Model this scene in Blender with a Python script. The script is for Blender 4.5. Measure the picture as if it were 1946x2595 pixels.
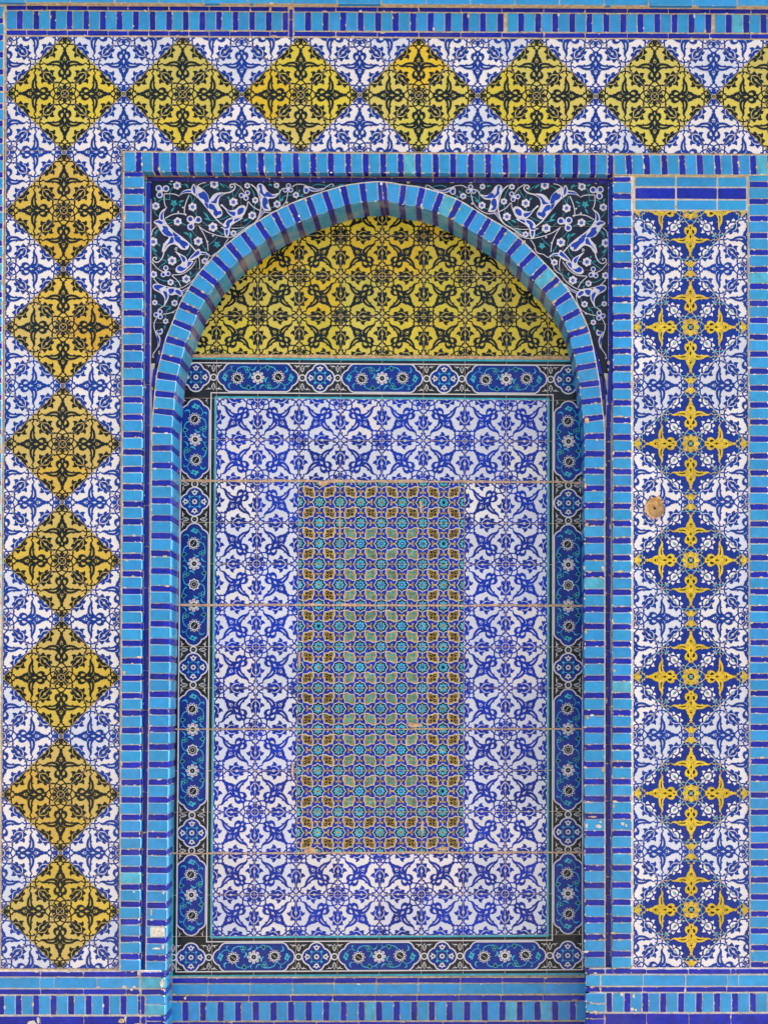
import bpy, math, random
import numpy as np
from mathutils import Vector
from mathutils.geometry import tessellate_polygon
random.seed(7); RNG = np.random.RandomState(11)
for o in list(bpy.data.objects): bpy.data.objects.remove(o)
SC = bpy.context.scene; COL = SC.collection

# ------------------------------------------------------------------ camera, sky, sun
S = 4.1/1946.0                 # metres per unit of the wall survey grid (origin top left, y down)
D = 8.0                        # camera distance from the wall face
CX, CY = 1175.0, 1780.0        # survey point straight in front of the camera
def WX(px): return (px-973.0)*S
def WZ(py): return (1297.5-py)*S
cam = bpy.data.cameras.new('camera'); camo = bpy.data.objects.new('camera', cam); COL.objects.link(camo)
camo.location = (WX(CX), -D, WZ(CY)); camo.rotation_euler = (math.radians(90), 0, 0)
cam.sensor_fit = 'VERTICAL'; cam.sensor_height = 36.0
cam.lens = 36.0*D/(2595*S)
cam.shift_x = (973.0-CX)/2595.0; cam.shift_y = (CY-1297.5)/2595.0
cam.clip_end = 500.0
SC.camera = camo
SUN_EL, SUN_GR = 42.0, 1.6     # elevation; grazing angle in front of the wall, coming from the right
w = bpy.data.worlds.new('World'); SC.world = w; w.use_nodes = True
nt = w.node_tree; bg = nt.nodes['Background']
sky = nt.nodes.new('ShaderNodeTexSky'); sky.sky_type = 'NISHITA'; sky.sun_disc = False
sky.sun_elevation = math.radians(SUN_EL); sky.sun_rotation = math.radians(90+SUN_GR)
sky.air_density = 1.0; sky.dust_density = 4.0; sky.ozone_density = 0.6
nt.links.new(sky.outputs[0], bg.inputs[0]); bg.inputs[1].default_value = 0.15
sl = bpy.data.lights.new('sun', 'SUN'); sl.energy = 3.5; sl.angle = math.radians(0.6); sl.color = (1.0, 0.95, 0.87)
so = bpy.data.objects.new('sun', sl); COL.objects.link(so)
e, g = math.radians(SUN_EL), math.radians(SUN_GR)
sd = Vector((math.cos(e)*math.cos(g), -math.cos(e)*math.sin(g), math.sin(e)))
so.rotation_euler = sd.to_track_quat('Z', 'Y').to_euler(); so.location = (4, -3, 5)
SC.view_settings.view_transform = 'Standard'; SC.view_settings.look = 'None'
SC.view_settings.gamma = 1.0; SC.view_settings.use_curve_mapping = False
SC.view_settings.exposure = 1.0

# ------------------------------------------------------------------ colours
def rgb(r, g, b, k=1.0, wash=0.3):
    f = lambda c: (c/255.0/12.92 if c/255.0 <= 0.04045 else ((c/255.0+0.055)/1.055)**2.4)
    return (f(r)*k, f(g)*k, f(b)*k, wash)
def vary(c, s=0.1, hs=0.03):
    m = 1+random.uniform(-s, s)
    return tuple(max(0.003, c[i]*m*(1+random.uniform(-hs, hs))) for i in range(3))+(c[3],)
TURQ = rgb(48,148,208, wash=.25); TURQ2 = rgb(78,170,200, wash=.5); NAVY = rgb(10,30,160, wash=.7)
WHITE = rgb(232,226,226, wash=.05); WHITE2 = rgb(214,216,228, wash=.06); PBLUE = rgb(10,56,150, wash=.3)
NBLUE = rgb(2,46,160, wash=.6); DARK = rgb(18,28,32, wash=.5); INK = rgb(26,32,54, wash=.9)
YEL = [rgb(218,196,62, wash=.13), rgb(212,194,84, wash=.1), rgb(220,186,40, wash=.16), rgb(206,190,94, wash=.1)]
OCH = [rgb(214,178,80, wash=.16), rgb(218,184,74, wash=.18), rgb(210,168,54, wash=.18), rgb(208,180,98, wash=.14)]
GROUT = rgb(206,182,146, wash=.8); GROUTL = rgb(220,208,194, wash=.6); SAND = rgb(206,176,134, wash=1.0)
COBALT = rgb(12,46,140, wash=.4); GOLD = rgb(212,180,44, wash=.6); CYAN = rgb(60,176,200, wash=.6)
TEAL = rgb(52,150,150, wash=.9); MBLUE = rgb(20,48,164, wash=.6); OCHRE = rgb(172,138,62, wash=.8)
OFFW = rgb(216,212,214, wash=.12)

# ------------------------------------------------------------------ materials
def attr_mat(name, rough, bump, nscale, dirt=0.0, spec=0.5, weather=0.0):
    m = bpy.data.materials.new(name); m.use_nodes = True; n = m.node_tree; L = n.links
    b = n.nodes['Principled BSDF']
    at = n.nodes.new('ShaderNodeAttribute'); at.attribute_name = 'Col'
    tc = n.nodes.new('ShaderNodeTexCoord')
    n1 = n.nodes.new('ShaderNodeTexNoise'); n1.inputs['Scale'].default_value = nscale; n1.inputs['Detail'].default_value = 5; n1.inputs['Roughness'].default_value = .65
    L.new(tc.outputs['Object'], n1.inputs['Vector'])
    mr = n.nodes.new('ShaderNodeMapRange'); mr.inputs['From Min'].default_value = .3; mr.inputs['From Max'].default_value = .7
    mr.inputs['To Min'].default_value = -.55; mr.inputs['To Max'].default_value = .55
    L.new(n1.outputs['Fac'], mr.inputs['Value'])
    mu = n.nodes.new('ShaderNodeMath'); mu.operation = 'MULTIPLY_ADD'; mu.inputs[2].default_value = 1.0
    L.new(mr.outputs[0], mu.inputs[0]); L.new(at.outputs['Alpha'], mu.inputs[1])
    vm = n.nodes.new('ShaderNodeVectorMath'); vm.operation = 'SCALE'
    L.new(at.outputs['Color'], vm.inputs[0]); L.new(mu.outputs[0], vm.inputs['Scale'])
    out = vm.outputs[0]
    # large soft tone drift over the wall plus thin patchy dust
    n2 = n.nodes.new('ShaderNodeTexNoise'); n2.inputs['Scale'].default_value = 5.0; n2.inputs['Detail'].default_value = 7; n2.inputs['Roughness'].default_value = .7
    L.new(tc.outputs['Object'], n2.inputs['Vector'])
    r2 = n.nodes.new('ShaderNodeMapRange'); r2.inputs['From Min'].default_value = .5-.15*weather; r2.inputs['From Max'].default_value = .78-.2*weather; r2.inputs['To Max'].default_value = dirt
    L.new(n2.outputs['Fac'], r2.inputs['Value'])
    mx = n.nodes.new('ShaderNodeMix'); mx.data_type = 'RGBA'
    L.new(r2.outputs[0], mx.inputs['Factor']); L.new(out, mx.inputs['A']); mx.inputs['B'].default_value = (.50, .40, .29, 1)
    L.new(mx.outputs['Result'], b.inputs['Base Color'])
    # gloss breaks up
    n3 = n.nodes.new('ShaderNodeTexNoise'); n3.inputs['Scale'].default_value = 40; n3.inputs['Detail'].default_value = 4
    L.new(tc.outputs['Object'], n3.inputs['Vector'])
    r3 = n.nodes.new('ShaderNodeMapRange'); r3.inputs['To Min'].default_value = rough*.7; r3.inputs['To Max'].default_value = min(1, rough*1.5+dirt*.5)
    L.new(n3.outputs['Fac'], r3.inputs['Value']); L.new(r3.outputs[0], b.inputs['Roughness'])
    b.inputs['Specular IOR Level'].default_value = spec
    bp = n.nodes.new('ShaderNodeBump'); bp.inputs['Strength'].default_value = bump; bp.inputs['Distance'].default_value = .002
    n4 = n.nodes.new('ShaderNodeTexNoise'); n4.inputs['Scale'].default_value = 60; n4.inputs['Detail'].default_value = 3
    L.new(tc.outputs['Object'], n4.inputs['Vector']); L.new(n4.outputs['Fac'], bp.inputs['Height']); L.new(bp.outputs[0], b.inputs['Normal'])
    return m
M_TILE = attr_mat('painted_tile_glaze', .18, .10, 34, .03, .3)
M_BRICK = attr_mat('glazed_brick', .18, .22, 22, .08, .4)
M_SOF = attr_mat('weathered_glaze', .4, .4, 30, .55, .35, .3)
M_MORT = attr_mat('lime_mortar', .9, 1.0, 45, .35, .2, .5)
M_STONE = attr_mat('stone_paving', .8, .6, 2.0, .2, .2)

# ------------------------------------------------------------------ 2-D shape helpers
def tess(loops):
    vs = [[Vector((p[0], p[1], 0)) for p in lp] for lp in loops]
    flat = [p for lp in loops for p in lp]
    t = tessellate_polygon(vs)
    return np.array([[flat[i][:2] for i in tri] for tri in t], float) if t else np.zeros((0,3,2))
def smooth(pts, n=4, closed=False):
    P = np.array(pts, float); out = []; N = len(P)
    rng = range(N) if closed else range(N-1)
    for i in rng:
        if closed: p0, p1, p2, p3 = P[i-1], P[i], P[(i+1) % N], P[(i+2) % N]
        else: p1, p2 = P[i], P[i+1]; p0 = P[i-1] if i > 0 else 2*p1-p2; p3 = P[i+2] if i+2 < N else 2*p2-p1
        for k in range(n):
            t = k/n
            out.append(.5*((2*p1)+(-p0+p2)*t+(2*p0-5*p1+4*p2-p3)*t*t+(-p0+3*p1-3*p2+p3)*t**3))
    if not closed: out.append(P[-1])
    return [tuple(q) for q in out]
def stroke(pts, wd, sm=3, closed=False, taper=None):
    if sm: pts = smooth(pts, sm, closed)
    P = np.array(pts, float); N = len(P)
    if N < 2: return np.zeros((0,3,2))
    if closed: T = np.roll(P, -1, 0)-np.roll(P, 1, 0)
    else: T = np.gradient(P, axis=0)
    T /= (np.linalg.norm(T, axis=1)[:, None]+1e-9); Nn = np.stack([-T[:,1], T[:,0]], 1)
    W = np.full(N, wd/2.0)
    if taper == 'end': W = W*np.linspace(1, .15, N)
    if taper == 'both': W = W*np.maximum(.12, np.sin(np.linspace(0, math.pi, N)))
    A = P+Nn*W[:,None]; B = P-Nn*W[:,None]; tr = []
    for i in range(N if closed else N-1):
        j = (i+1) % N; tr += [[A[i], B[i], B[j]], [A[i], B[j], A[j]]]
    return np.array(tr)
def disc(c, r, n=14, sx=1.0):
    a = [(c[0]+r*sx*math.cos(2*math.pi*k/n), c[1]+r*math.sin(2*math.pi*k/n)) for k in range(n)]
    return np.array([[a[0], a[k], a[k+1]] for k in range(1, n-1)])
def ring(c, r, wd, n=24, jag=0):
    return stroke([(c[0]+(r+(jag if k % 2 else -jag))*math.cos(2*math.pi*k/n), c[1]+(r+(jag if k % 2 else -jag))*math.sin(2*math.pi*k/n)) for k in range(n)], wd, 0, True)
def star(c, ro, ri, n, rot=0.0):
    return [(c[0]+(ro if k % 2 == 0 else ri)*math.cos(rot+math.pi*k/n), c[1]+(ro if k % 2 == 0 else ri)*math.sin(rot+math.pi*k/n)) for k in range(2*n)]
def inset(poly, k):
    P = np.array(poly, float); c = P.mean(0); return [tuple(q) for q in c+(P-c)*k]
def clip_tris(tris, planes):
    """planes: (a,b,c) keep a*x+b*y<=c"""
    out = []
    for t in tris:
        poly = [tuple(p) for p in t]
        for a, b, c in planes:
            new = []
            for i in range(len(poly)):
                p, q = poly[i], poly[(i+1) % len(poly)]
                dp, dq = a*p[0]+b*p[1]-c, a*q[0]+b*q[1]-c
                if dp <= 0: new.append(p)
                if (dp < 0 < dq) or (dq < 0 < dp):
                    s = dp/(dp-dq); new.append((p[0]+s*(q[0]-p[0]), p[1]+s*(q[1]-p[1])))
            poly = new
            if len(poly) < 3: break
        if len(poly) >= 3:
            for i in range(1, len(poly)-1): out.append([poly[0], poly[i], poly[i+1]])
    return np.array(out, float) if out else np.zeros((0,3,2))

# ------------------------------------------------------------------ mesh collector
def W3(P, depth):
    """survey points (as seen from the camera's standpoint) -> world points at this depth"""
    P = np.asarray(P, float); k = (D+depth)/D
    x = WX(CX)+(P[...,0]-CX)*S*k; z = WZ(CY)-(P[...,1]-CY)*S*k
    y = np.broadcast_to(depth, x.shape) if np.ndim(depth) == 0 else depth
    return np.stack([x, y, z], -1)
class MB:
    def __init__(s): s.V = []; s.C = []; s.F4 = []; s.C4 = []
    def tris(s, T3, col):
        if len(T3): s.V.append(np.asarray(T3, float).reshape(-1,3,3)); s.C.append(np.tile(np.array(col, float), (len(T3),1)))
    def tri2(s, T2, depth, col):
        if len(T2): s.tris(W3(T2, depth), col)
    def quad(s, a, b, c, d, col): s.tris([[a,b,c],[a,c,d]], col)
    def poly(s, pts, depth, col): s.tri2(tess([pts]), depth, col)
    def build(s, name, mat, parent=None, chips=None):
        if not s.V: return None
        n0 = sum(len(v) for v in s.V); cv, cc = (chips.V, chips.C) if chips else ([], [])
        V = np.concatenate(s.V+cv); C = np.concatenate(s.C+cc); n = len(V)
        me = bpy.data.meshes.new(name)
        me.vertices.add(n*3); me.vertices.foreach_set('co', V.reshape(-1).astype(np.float32))
        me.loops.add(n*3); me.loops.foreach_set('vertex_index', np.arange(n*3, dtype=np.int32))
        me.polygons.add(n); me.polygons.foreach_set('loop_start', np.arange(0, n*3, 3, dtype=np.int32))
        me.polygons.foreach_set('loop_total', np.full(n, 3, dtype=np.int32))
        at = me.attributes.new('Col', 'FLOAT_COLOR', 'FACE'); at.data.foreach_set('color', C.reshape(-1).astype(np.float32))
        me.update()
        me.materials.append(mat)
        if chips:
            me.materials.append(M_MORT); mi = np.zeros(n, dtype=np.int32); mi[n0:] = 1
            me.polygons.foreach_set('material_index', mi)
        o = bpy.data.objects.new(name, me); COL.objects.link(o)
        if parent: o.parent = parent; o.matrix_parent_inverse = parent.matrix_world.inverted()
        return o
def thing(name, label, cat, px, py, depth=0.0, group=None):
    o = bpy.data.objects.new(name, None); COL.objects.link(o); o.empty_display_size = .1
    o['label'] = label; o['category'] = cat
    if group: o['group'] = group
    return o
def slab(mb, pts, d0, d1, col):
    """polygon of survey points at depth d0 with straight sides back to d1"""
    mb.poly(pts, d0, col); F = W3(pts, d0); n = len(F)
    for i in range(n):
        a, b = F[i], F[(i+1) % n]; a2, b2 = a.copy(), b.copy(); a2[1] = b2[1] = d1
        mb.quad(a, b, b2, a2, col)

# ------------------------------------------------------------------ glazed bricks
def jit(p, s=.6): return (p[0]+random.uniform(-s, s), p[1]+random.uniform(-s, s))
def brick(mb, q, f, col, back=None, chips=None, chipr=.35, j=.55, bev=1.0, mort=None):
    """q: four survey corners in order, glaze face at depth f, sides back to depth `back`"""
    q = [jit(p, j) for p in q]; back = f+.02 if back is None else back
    f = f+random.uniform(-.0006, .0006)
    c = np.mean(q, 0); Q = np.array(q); n = 4
    ed = [np.linalg.norm(Q[(i+1) % 4]-Q[i]) for i in range(4)]
    # inset polygon: bevel and slightly rounded, worn corners
    outer, inner = [], []
    for i in range(4):
        p, pr, nx = Q[i], Q[i-1], Q[(i+1) % 4]
        u1 = (pr-p)/(np.linalg.norm(pr-p)+1e-9); u2 = (nx-p)/(np.linalg.norm(nx-p)+1e-9)
        r = random.uniform(.9, 2.2)
        outer += [p+u1*r, p+u2*r]
        ip = p+(u1+u2)*bev
        inner += [ip+u1*r*.8, ip+u2*r*.8]
    O = W3(np.array(outer), f+.0022); I = W3(np.array(inner), f)
    mb.tris([[I[0], I[k], I[k+1]] for k in range(1, 7)], col)
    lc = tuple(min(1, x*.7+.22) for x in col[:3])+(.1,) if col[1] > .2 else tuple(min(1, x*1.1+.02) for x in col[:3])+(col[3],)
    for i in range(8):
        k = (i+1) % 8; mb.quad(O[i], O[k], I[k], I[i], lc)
        a, b = O[i].copy(), O[k].copy(); a[1] = b[1] = back; mb.quad(O[i], a, b, O[k], col)
    if chips is not None:
        for i in range(4):
            L = ed[i]; k = 0
            for _ in range(1 if L < 30 else 3):
                if random.random() < chipr:
                    t = random.random(); p = Q[i]*(1-t)+Q[(i+1) % 4]*t; r = random.uniform(.8, 2.0)*(1.8 if random.random() < .12 else 1)
                    d = (Q[(i+1) % 4]-Q[i])/L; m = random.randint(6, 9); el = random.uniform(1, 2.6)
                    nrm = np.array([-d[1], d[0]])
                    pts = [p+d*math.cos(2*math.pi*a/m)*r*el*random.uniform(.7,1.2)+nrm*math.sin(2*math.pi*a/m)*r*random.uniform(.6,1.2) for a in range(m)]
                    chips.poly([tuple(x) for x in pts], f-.0006-random.uniform(0, .0004), vary(SAND if random.random() < .8 else GROUTL, .12))
def smear(mb, x, y, rx, ry, f, col=None):
    m = random.randint(10, 14)
    mb.poly([(x+rx*math.cos(2*math.pi*k/m)*random.uniform(.55,1.25), y+ry*math.sin(2*math.pi*k/m)*random.uniform(.55,1.25)) for k in range(m)], f-random.uniform(.0010,.0022), vary(col or GROUTL, .06))
def tq(): return vary(TURQ2, .08) if random.random() < .05 else vary(TURQ, .09, .05)
def nv(): return vary(NAVY, .16, .08)
def lerp(a, b, t): return a+(b-a)*t
def column(mb, chips, y0, pitch, n, xl, xr, f, back=None, th=.635, chipr=.3, tf=1.2, first_navy=False):
    """stack of alternating thick turquoise and thin navy bricks; xl, xr: functions of y"""
    for k in range(n):
        a = y0+k*pitch; b = a+pitch*th; c = a+pitch
        j = random.uniform(-.7, .7)
        brick(mb, [(xl(a)+j, a), (xr(a)+j, a), (xr(b)+j, b-1.2), (xl(b)+j, b-1.2)], f-.0008, tq(), back, chips, chipr)
        ins = random.uniform(0, 2.5)
        brick(mb, [(xl(b)+1, b+.8), (xr(b)-ins, b+.8), (xr(c)-ins, c-1.6), (xl(c)+1, c-1.6)], f+.0006, nv(), back, chips, chipr)
def soldier(mb, chips, x0, pitch, n, yt, yb, f, back=None, th=.64, chipr=.2, lean=0.0, start_navy=False, xmax=1e9):
    """row of upright bricks; yt, yb functions of x"""
    for k in range(n):
        a = x0+k*pitch; b = a+pitch*th; c = a+pitch
        if a > xmax: break
        if start_navy: a, b, c = a, a+pitch*(1-th), a+pitch
        cols = (nv(), tq()) if start_navy else (tq(), nv())
        for (u, v, cc, g) in ((a, b, cols[0], 1.3), (b, c, cols[1], 1.6)):
            if u+g > xmax: break
            v2 = min(v-g*.5, xmax)
            brick(mb, [(u+g*.5, yt(u)), (v2, yt(v)), (v2+lean, yb(v)), (u+g*.5+lean, yb(u))], f+(.0008 if cc[0] < .02 else 0), cc, back, chips, chipr)
def course(mb, chips, joints, yt, yb, f, colf, back=None, gap=1.4, chipr=.25):
    for a, b in zip(joints[:-1], joints[1:]):
        brick(mb, [(a+gap*.5, yt(a)), (b-gap*.5, yt(b)), (b-gap*.5, yb(b)), (a+gap*.5, yb(a))], f, colf(), back, chips, chipr)
def arange(a, b, p):
    out = [a]
    while out[-1]+p < b-8: out.append(out[-1]+p*random.uniform(.985, 1.015))
    return out+[b]

# ------------------------------------------------------------------ the arabesque tile (traced on half of it, mirrored)
TC = (826.0, 798.0); TH = 815.0
def N_(pts): return [((x-TC[0])/TH, (y-TC[1])/TH) for x, y in pts]
def mirp(pts): return [(-x, y) for x, y in pts]
def mirT(T): T = T.copy(); T[...,0] *= -1; return T
def make_T():
    sh = []                    # (role, tris)
    def both(role, T): sh.append((role, T)); sh.append((role, mirT(T)))
    w20, w11 = 21/TH, 11/TH
    S1 = N_([(865,385),(912,340),(958,292),(975,250),(1000,180)]); S2 = N_([(826,235),(880,264),(942,284),(1000,287),(1060,282),(1135,290)])
    S4 = N_([(826,1232),(852,1258),(905,1320),(965,1380),(1005,1450)]); S5 = N_([(826,1392),(870,1366),(940,1347),(1090,1345)])
    S6 = N_([(1660,802),(1540,802),(1462,790),(1402,838)]); S7 = N_([(1405,570),(1470,640),(1502,710),(1514,790),(1505,860),(1478,935),(1420,1005),(1385,1040)])
    S8 = N_([(1160,1275),(1110,1305),(1082,1345)])
    for r, p in (('sB', S2), ('sB', S5), ('sB', S7), ('sA', S1), ('sA', S4)): both(r, stroke(p, 1.0, 3))
    both('sA', stroke(S6, 1.0, 0)); both('sB', stroke(S8, 1.0, 2))
    for c in ((1045,303),(1462,695),(1465,885),(910,1290)): both('dot', disc(N_([c])[0], 21/TH, 8))
    # edge flowers
    F = [('flower', [(6,-2),(8,36),(24,72),(58,98),(98,107),(140,98),(192,68),(232,30),(252,-2)]),
         ('petal', [(-10,12),(-35,45),(-60,62),(-97,87),(-84,110),(-52,124),(-15,126),(12,112),(22,92),(10,60),(0,30)]),
         ('petal', [(30,106),(45,140),(75,170),(95,195),(84,240),(112,238),(150,212),(175,185),(182,150),(158,124),(125,130),(85,132),(55,122)]),
         ('petal', [(174,118),(200,128),(240,132),(275,142),(315,138),(300,112),(310,80),(290,45),(272,24),(246,60),(212,92)]),
         ('petal', [(-12,6),(-36,32),(-72,50),(-98,34),(-150,18),(-150,-3),(-14,-3)]),
         ('petal', [(264,-3),(272,16),(300,34),(330,28),(360,-3)])]
    q = math.sqrt(.5)
    for org, d, nn in (((1215,375),(q,q),(-q,q)), ((1345,1085),(-q,q),(-q,-q))):
        for role, pl in F:
            P = N_([(org[0]+t*d[0]+n*nn[0], org[1]+t*d[1]+n*nn[1]) for t, n in pl])
            if FATP < 5: P = inset(P, .76 if role == 'petal' else .8)
            both(role, tess([P])); both(role, stroke(P, (FATP if role == 'petal' else 8)/TH, 0, True))
        P = N_([(org[0]+t*d[0]+n*nn[0], org[1]+t*d[1]+n*nn[1]) for t, n in [(34,-2),(54,14),(78,25),(104,28),(128,18),(150,-2)]])
        both('almond', tess([inset(P, 1.35) if FATP < 5 else P]))
    # rosettes
    half = [(0,250),(24,232),(40,208),(66,206),(78,190),(96,182),(122,196),(142,188),(150,170),(176,168),(196,176)]
    def ros(cy, k, sgn):
        h = [(x*k, y*k*sgn) for x, y in half]
        pl = [(-x, y) for x, y in h[::-1]]+h[1:]+[(0, -40*sgn)]
        return N_([(826+x, cy+y) for x, y in pl])
    sh.append(('ros', tess([ros(-17, 1.04, 1)]))); sh.append(('ros', tess([ros(1613, .98, -1)]))); sh.append(('ros', stroke(ros(-17,1.04,1), 12/TH, 0, True))); sh.append(('ros', stroke(ros(1613,.98,-1), 12/TH, 0, True)))
    both('rmark', stroke(N_([(880,120),(896,150),(892,192)]), 13/TH, 0)); both('rmark', stroke(N_([(896,150),(930,160)]), 11/TH, 0))
    both('rmark', stroke(N_([(890,1480),(897,1450),(880,1420)]), 12/TH, 0))
    sh.append(('rcore', disc((0,-1), 98/TH, 20))); sh.append(('rcore', disc((0,1), 62/TH, 16)))
    sh.append(('rdisc', disc((0,-1), 50/TH, 12))); sh.append(('rdisc', disc((0,1), 34/TH, 10)))
    sh.append(('rring', ring((0,-1), 102/TH, 17/TH, 28, 5/TH))); sh.append(('rring', ring((0,1), 64/TH, 15/TH, 20, 4/TH)))
    # central bow and leaf
    R = [(826,366),(840,384),(862,372),(884,380),(888,402),(910,410),(892,432),(893,462),(910,446),(930,440),(952,452),(970,448),(980,470),(998,485),(994,508),(1010,525),(1002,548),(1010,572),(990,585),(988,610),(962,640),(925,662),(935,690),(975,728),(1030,755),(1090,770),(1118,772),(1122,748),(1135,738),(1152,750),(1158,770),(1200,772),(1290,762),(1345,780),(1385,815),(1402,847),(1372,822),(1330,806),(1290,812),(1235,838),(1200,858),(1186,874),(1168,878),(1146,870),(1130,888),(1108,892),(1084,880),(1068,896),(1046,898),(1026,884),(1005,894),(968,890),(974,905),(965,925),(948,945),(952,965),(945,990),(932,1005),(926,1032),(906,1044),(888,1066),(882,1110),(862,1150),(846,1188),(868,1200),(868,1220),(848,1234),(826,1240)]
    O = N_(R); body = O+[(-x, y) for x, y in O[::-1] if abs(x) > 1e-6]
    holes = []
    ear = N_([(862,516),(900,514),(935,535),(948,575),(935,620),(908,652),(888,628),(870,585)])
    wing = N_([(965,768),(1000,784),(1080,800),(1212,806),(1160,826),(1140,824),(1120,842),(1092,832),(1064,850),(1032,836),(1000,838),(985,822),(962,818)])
    ear = inset(ear, .9); wc = np.mean(wing, 0); wing = [(wc[0]+(x-wc[0])*.92, wc[1]+(y-wc[1])*.7) for x, y in wing]
    holes += [ear, mirp(ear)[::-1], wing, mirp(wing)[::-1]]
    def sym(p): P = N_(p); return P+[(-x, y) for x, y in P[::-1] if abs(x) > 1e-6]
    holes.append(sym([(826,420),(846,452),(842,485),(826,510)]))
    holes.append(sym([(826,652),(846,692),(868,722),(844,726),(838,762),(826,792)]))
    holes.append(sym([(826,930),(836,960),(866,966),(862,992),(836,1000),(826,1056)]))
    hb = N_([(832,890),(858,912),(878,948),(850,936)]); 
    sh.append(('hole', tess([[(x*.0+x, y) for x, y in sym([(826,415),(852,450),(848,488),(826,516)])]])))
    for hmid in (ear, wing): both('hole', tess([hmid]))
    sh.append(('hole', tess([holes[5]]))); sh.append(('hole', tess([holes[6]])))
    sh.append(('body', tess([body]+holes))); sh.append(('body', stroke(body, (15 if FATP > 5 else 1)/TH, 0, True)))
    both('rmark2', tess([hb])); both('curl', stroke(N_([(897,822),(892,848),(910,874),(940,882),(972,880)]), 10/TH, 2))
    IN = .985
    planes = [(1,1,IN),(1,-1,IN),(-1,1,IN),(-1,-1,IN)]
    return [(r, clip_tris(t, planes)) for r, t in sh]
# strokes were made one unit wide so each colourway can set its own line weight
FATP = 11
def make_T_w(wA, wB, fat=11):
    global stroke, FATP
    FATP = fat
    base = stroke
    def st(pts, wd, sm=3, closed=False, taper=None):
        return base(pts, {1.0: wA}.get(wd, wd), sm, closed, taper)
    stroke = st
    try: r = make_T()
    finally: stroke = base
    return r
T_MAIN = make_T_w(39/TH, 39/TH, 13); T_FINE = make_T_w(18/TH, 18/TH, 1)
LAY = 1.5e-5
def scheme(kind):
    if kind == 'w':    bgc, fg = vary(random.choice([WHITE, WHITE, WHITE2]), .04, .01), vary(PBLUE, .12)
    elif kind == 'n':  bgc, fg = vary(random.choice([WHITE, WHITE2, WHITE2]), .06, .012), vary(NBLUE, .3, .06)
    elif kind == 'y':  bgc, fg = vary(random.choices(YEL, (5,4,2,4))[0], .07, .03), vary(DARK, .15)
    elif kind == 'o':  bgc, fg = vary(random.choices(OCH, (5,5,1.3,4))[0], .07, .03), vary(DARK, .15)
    elif kind == 'b':
        gd = vary(GOLD, .1) if random.random() < .93 else vary(rgb(198,190,104, wash=.4), .06)
        c = vary(COBALT, .08); k = vary(DARK, .1)
        return {'bg': c, 'sA': gd, 'sB': CYAN, 'dot': gd, 'flower': WHITE, 'petal': WHITE, 'almond': TEAL, 'ros': gd, 'rmark': c, 'rmark2': k,
                'rcore': k, 'rring': vary(GOLD,.1), 'rdisc': CYAN, 'body': gd, 'hole': k, 'curl': c}
    elif kind == 'lu': bgc, fg = vary(random.choice([YEL[0], YEL[0], YEL[1], YEL[2]]), .06, .03), vary(DARK, .12)
    d = {k: fg for k in ('sA','sB','dot','flower','petal','ros','rcore','rdisc','body')}
    for k in ('bg','almond','rmark','rmark2','rring','hole','curl'): d[k] = bgc
    return d
HOLE = None
def subtract(T, poly):
    P = np.array(poly); n = len(P); ar = sum(P[i][0]*P[(i+1)%n][1]-P[(i+1)%n][0]*P[i][1] for i in range(n))
    if ar < 0: P = P[::-1]
    out, rest = [], T
    for i in range(n):
        p, q = P[i], P[(i+1) % n]; a, b = q[1]-p[1], -(q[0]-p[0]); c = a*p[0]+b*p[1]     # inside: a*x+b*y <= c
        o = clip_tris(rest, [(-a,-b,-c)]); rest = clip_tris(rest, [(a,b,c)])
        if len(o): out.append(o)
        if not len(rest): break
    return np.concatenate(out) if out else np.zeros((0,3,2))
def place_T(mb, M, big, small, kind, depth, planes=None, key=None):
    """M: lattice -> survey; big/small: lattice positions of the tile's two rosette corners"""
    big = np.array(big, float); small = np.array(small, float)
    c = (big+small)/2; v = (small-big)/2; u = np.array([v[1], -v[0]])*(1 if random.random() < .5 else -1)
    sc = scheme(kind); shapes = T_FINE if kind == 'b' else T_MAIN
    IN = .985; base = np.array([[(0,-IN),(IN,0),(0,IN)],[(0,-IN),(0,IN),(-IN,0)]], float)
    tx, tz = random.uniform(-.006,.006), random.uniform(-.006,.006)
    cpx = M(c[None,:])[0]
    def put(T, lay, col):
        if not len(T): return
        L = c+T[...,0:1]*u+T[...,1:2]*v
        if planes: 
            L = clip_tris(L, planes)
            if not len(L): return
        P = M(L.reshape(-1,2)).reshape(-1,3,2)
        if HOLE is not None and abs(cpx[0]-1660) < 110 and abs(cpx[1]-1287) < 110:
            P = subtract(P, HOLE)
            if not len(P): return
        dy = ((P[...,0]-cpx[0])*tx+(P[...,1]-cpx[1])*tz)*S
        mb.tris(W3(P, depth-lay*LAY+dy), col)
    put(base, 0, sc['bg'])
    lay = 3
    for role, T in shapes:
        if role == 'hole' and kind != 'b': continue
        lay += 1; put(T, lay, sc[role])
def bil(TL, TR, BR, BL, w, h):
    TL, TR, BR, BL = map(lambda p: np.array(p, float), (TL, TR, BR, BL))
    def M(L):
        L = np.asarray(L, float); s = L[...,0:1]/w; t = L[...,1:2]/h
        return (TL*(1-s)+TR*s)*(1-t)+(BL*(1-s)+BR*s)*t
    return M
def even_vertices(c, ax):   # ends of the tile's axis
    return (c[0]-1, c[1]) if ax else (c[0], c[1]-1), (c[0]+1, c[1]) if ax else (c[0], c[1]+1)
def rot_tile(mb, M, a, b, kind, depth, planes):
    ax = (a % 2 != 0); p, q = even_vertices((a, b), ax)
    if ((p[0]+p[1])//2) % 2 == 0: big, small = p, q
    else: big, small = q, p
    place_T(mb, M, big, small, kind, depth, planes)
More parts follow.
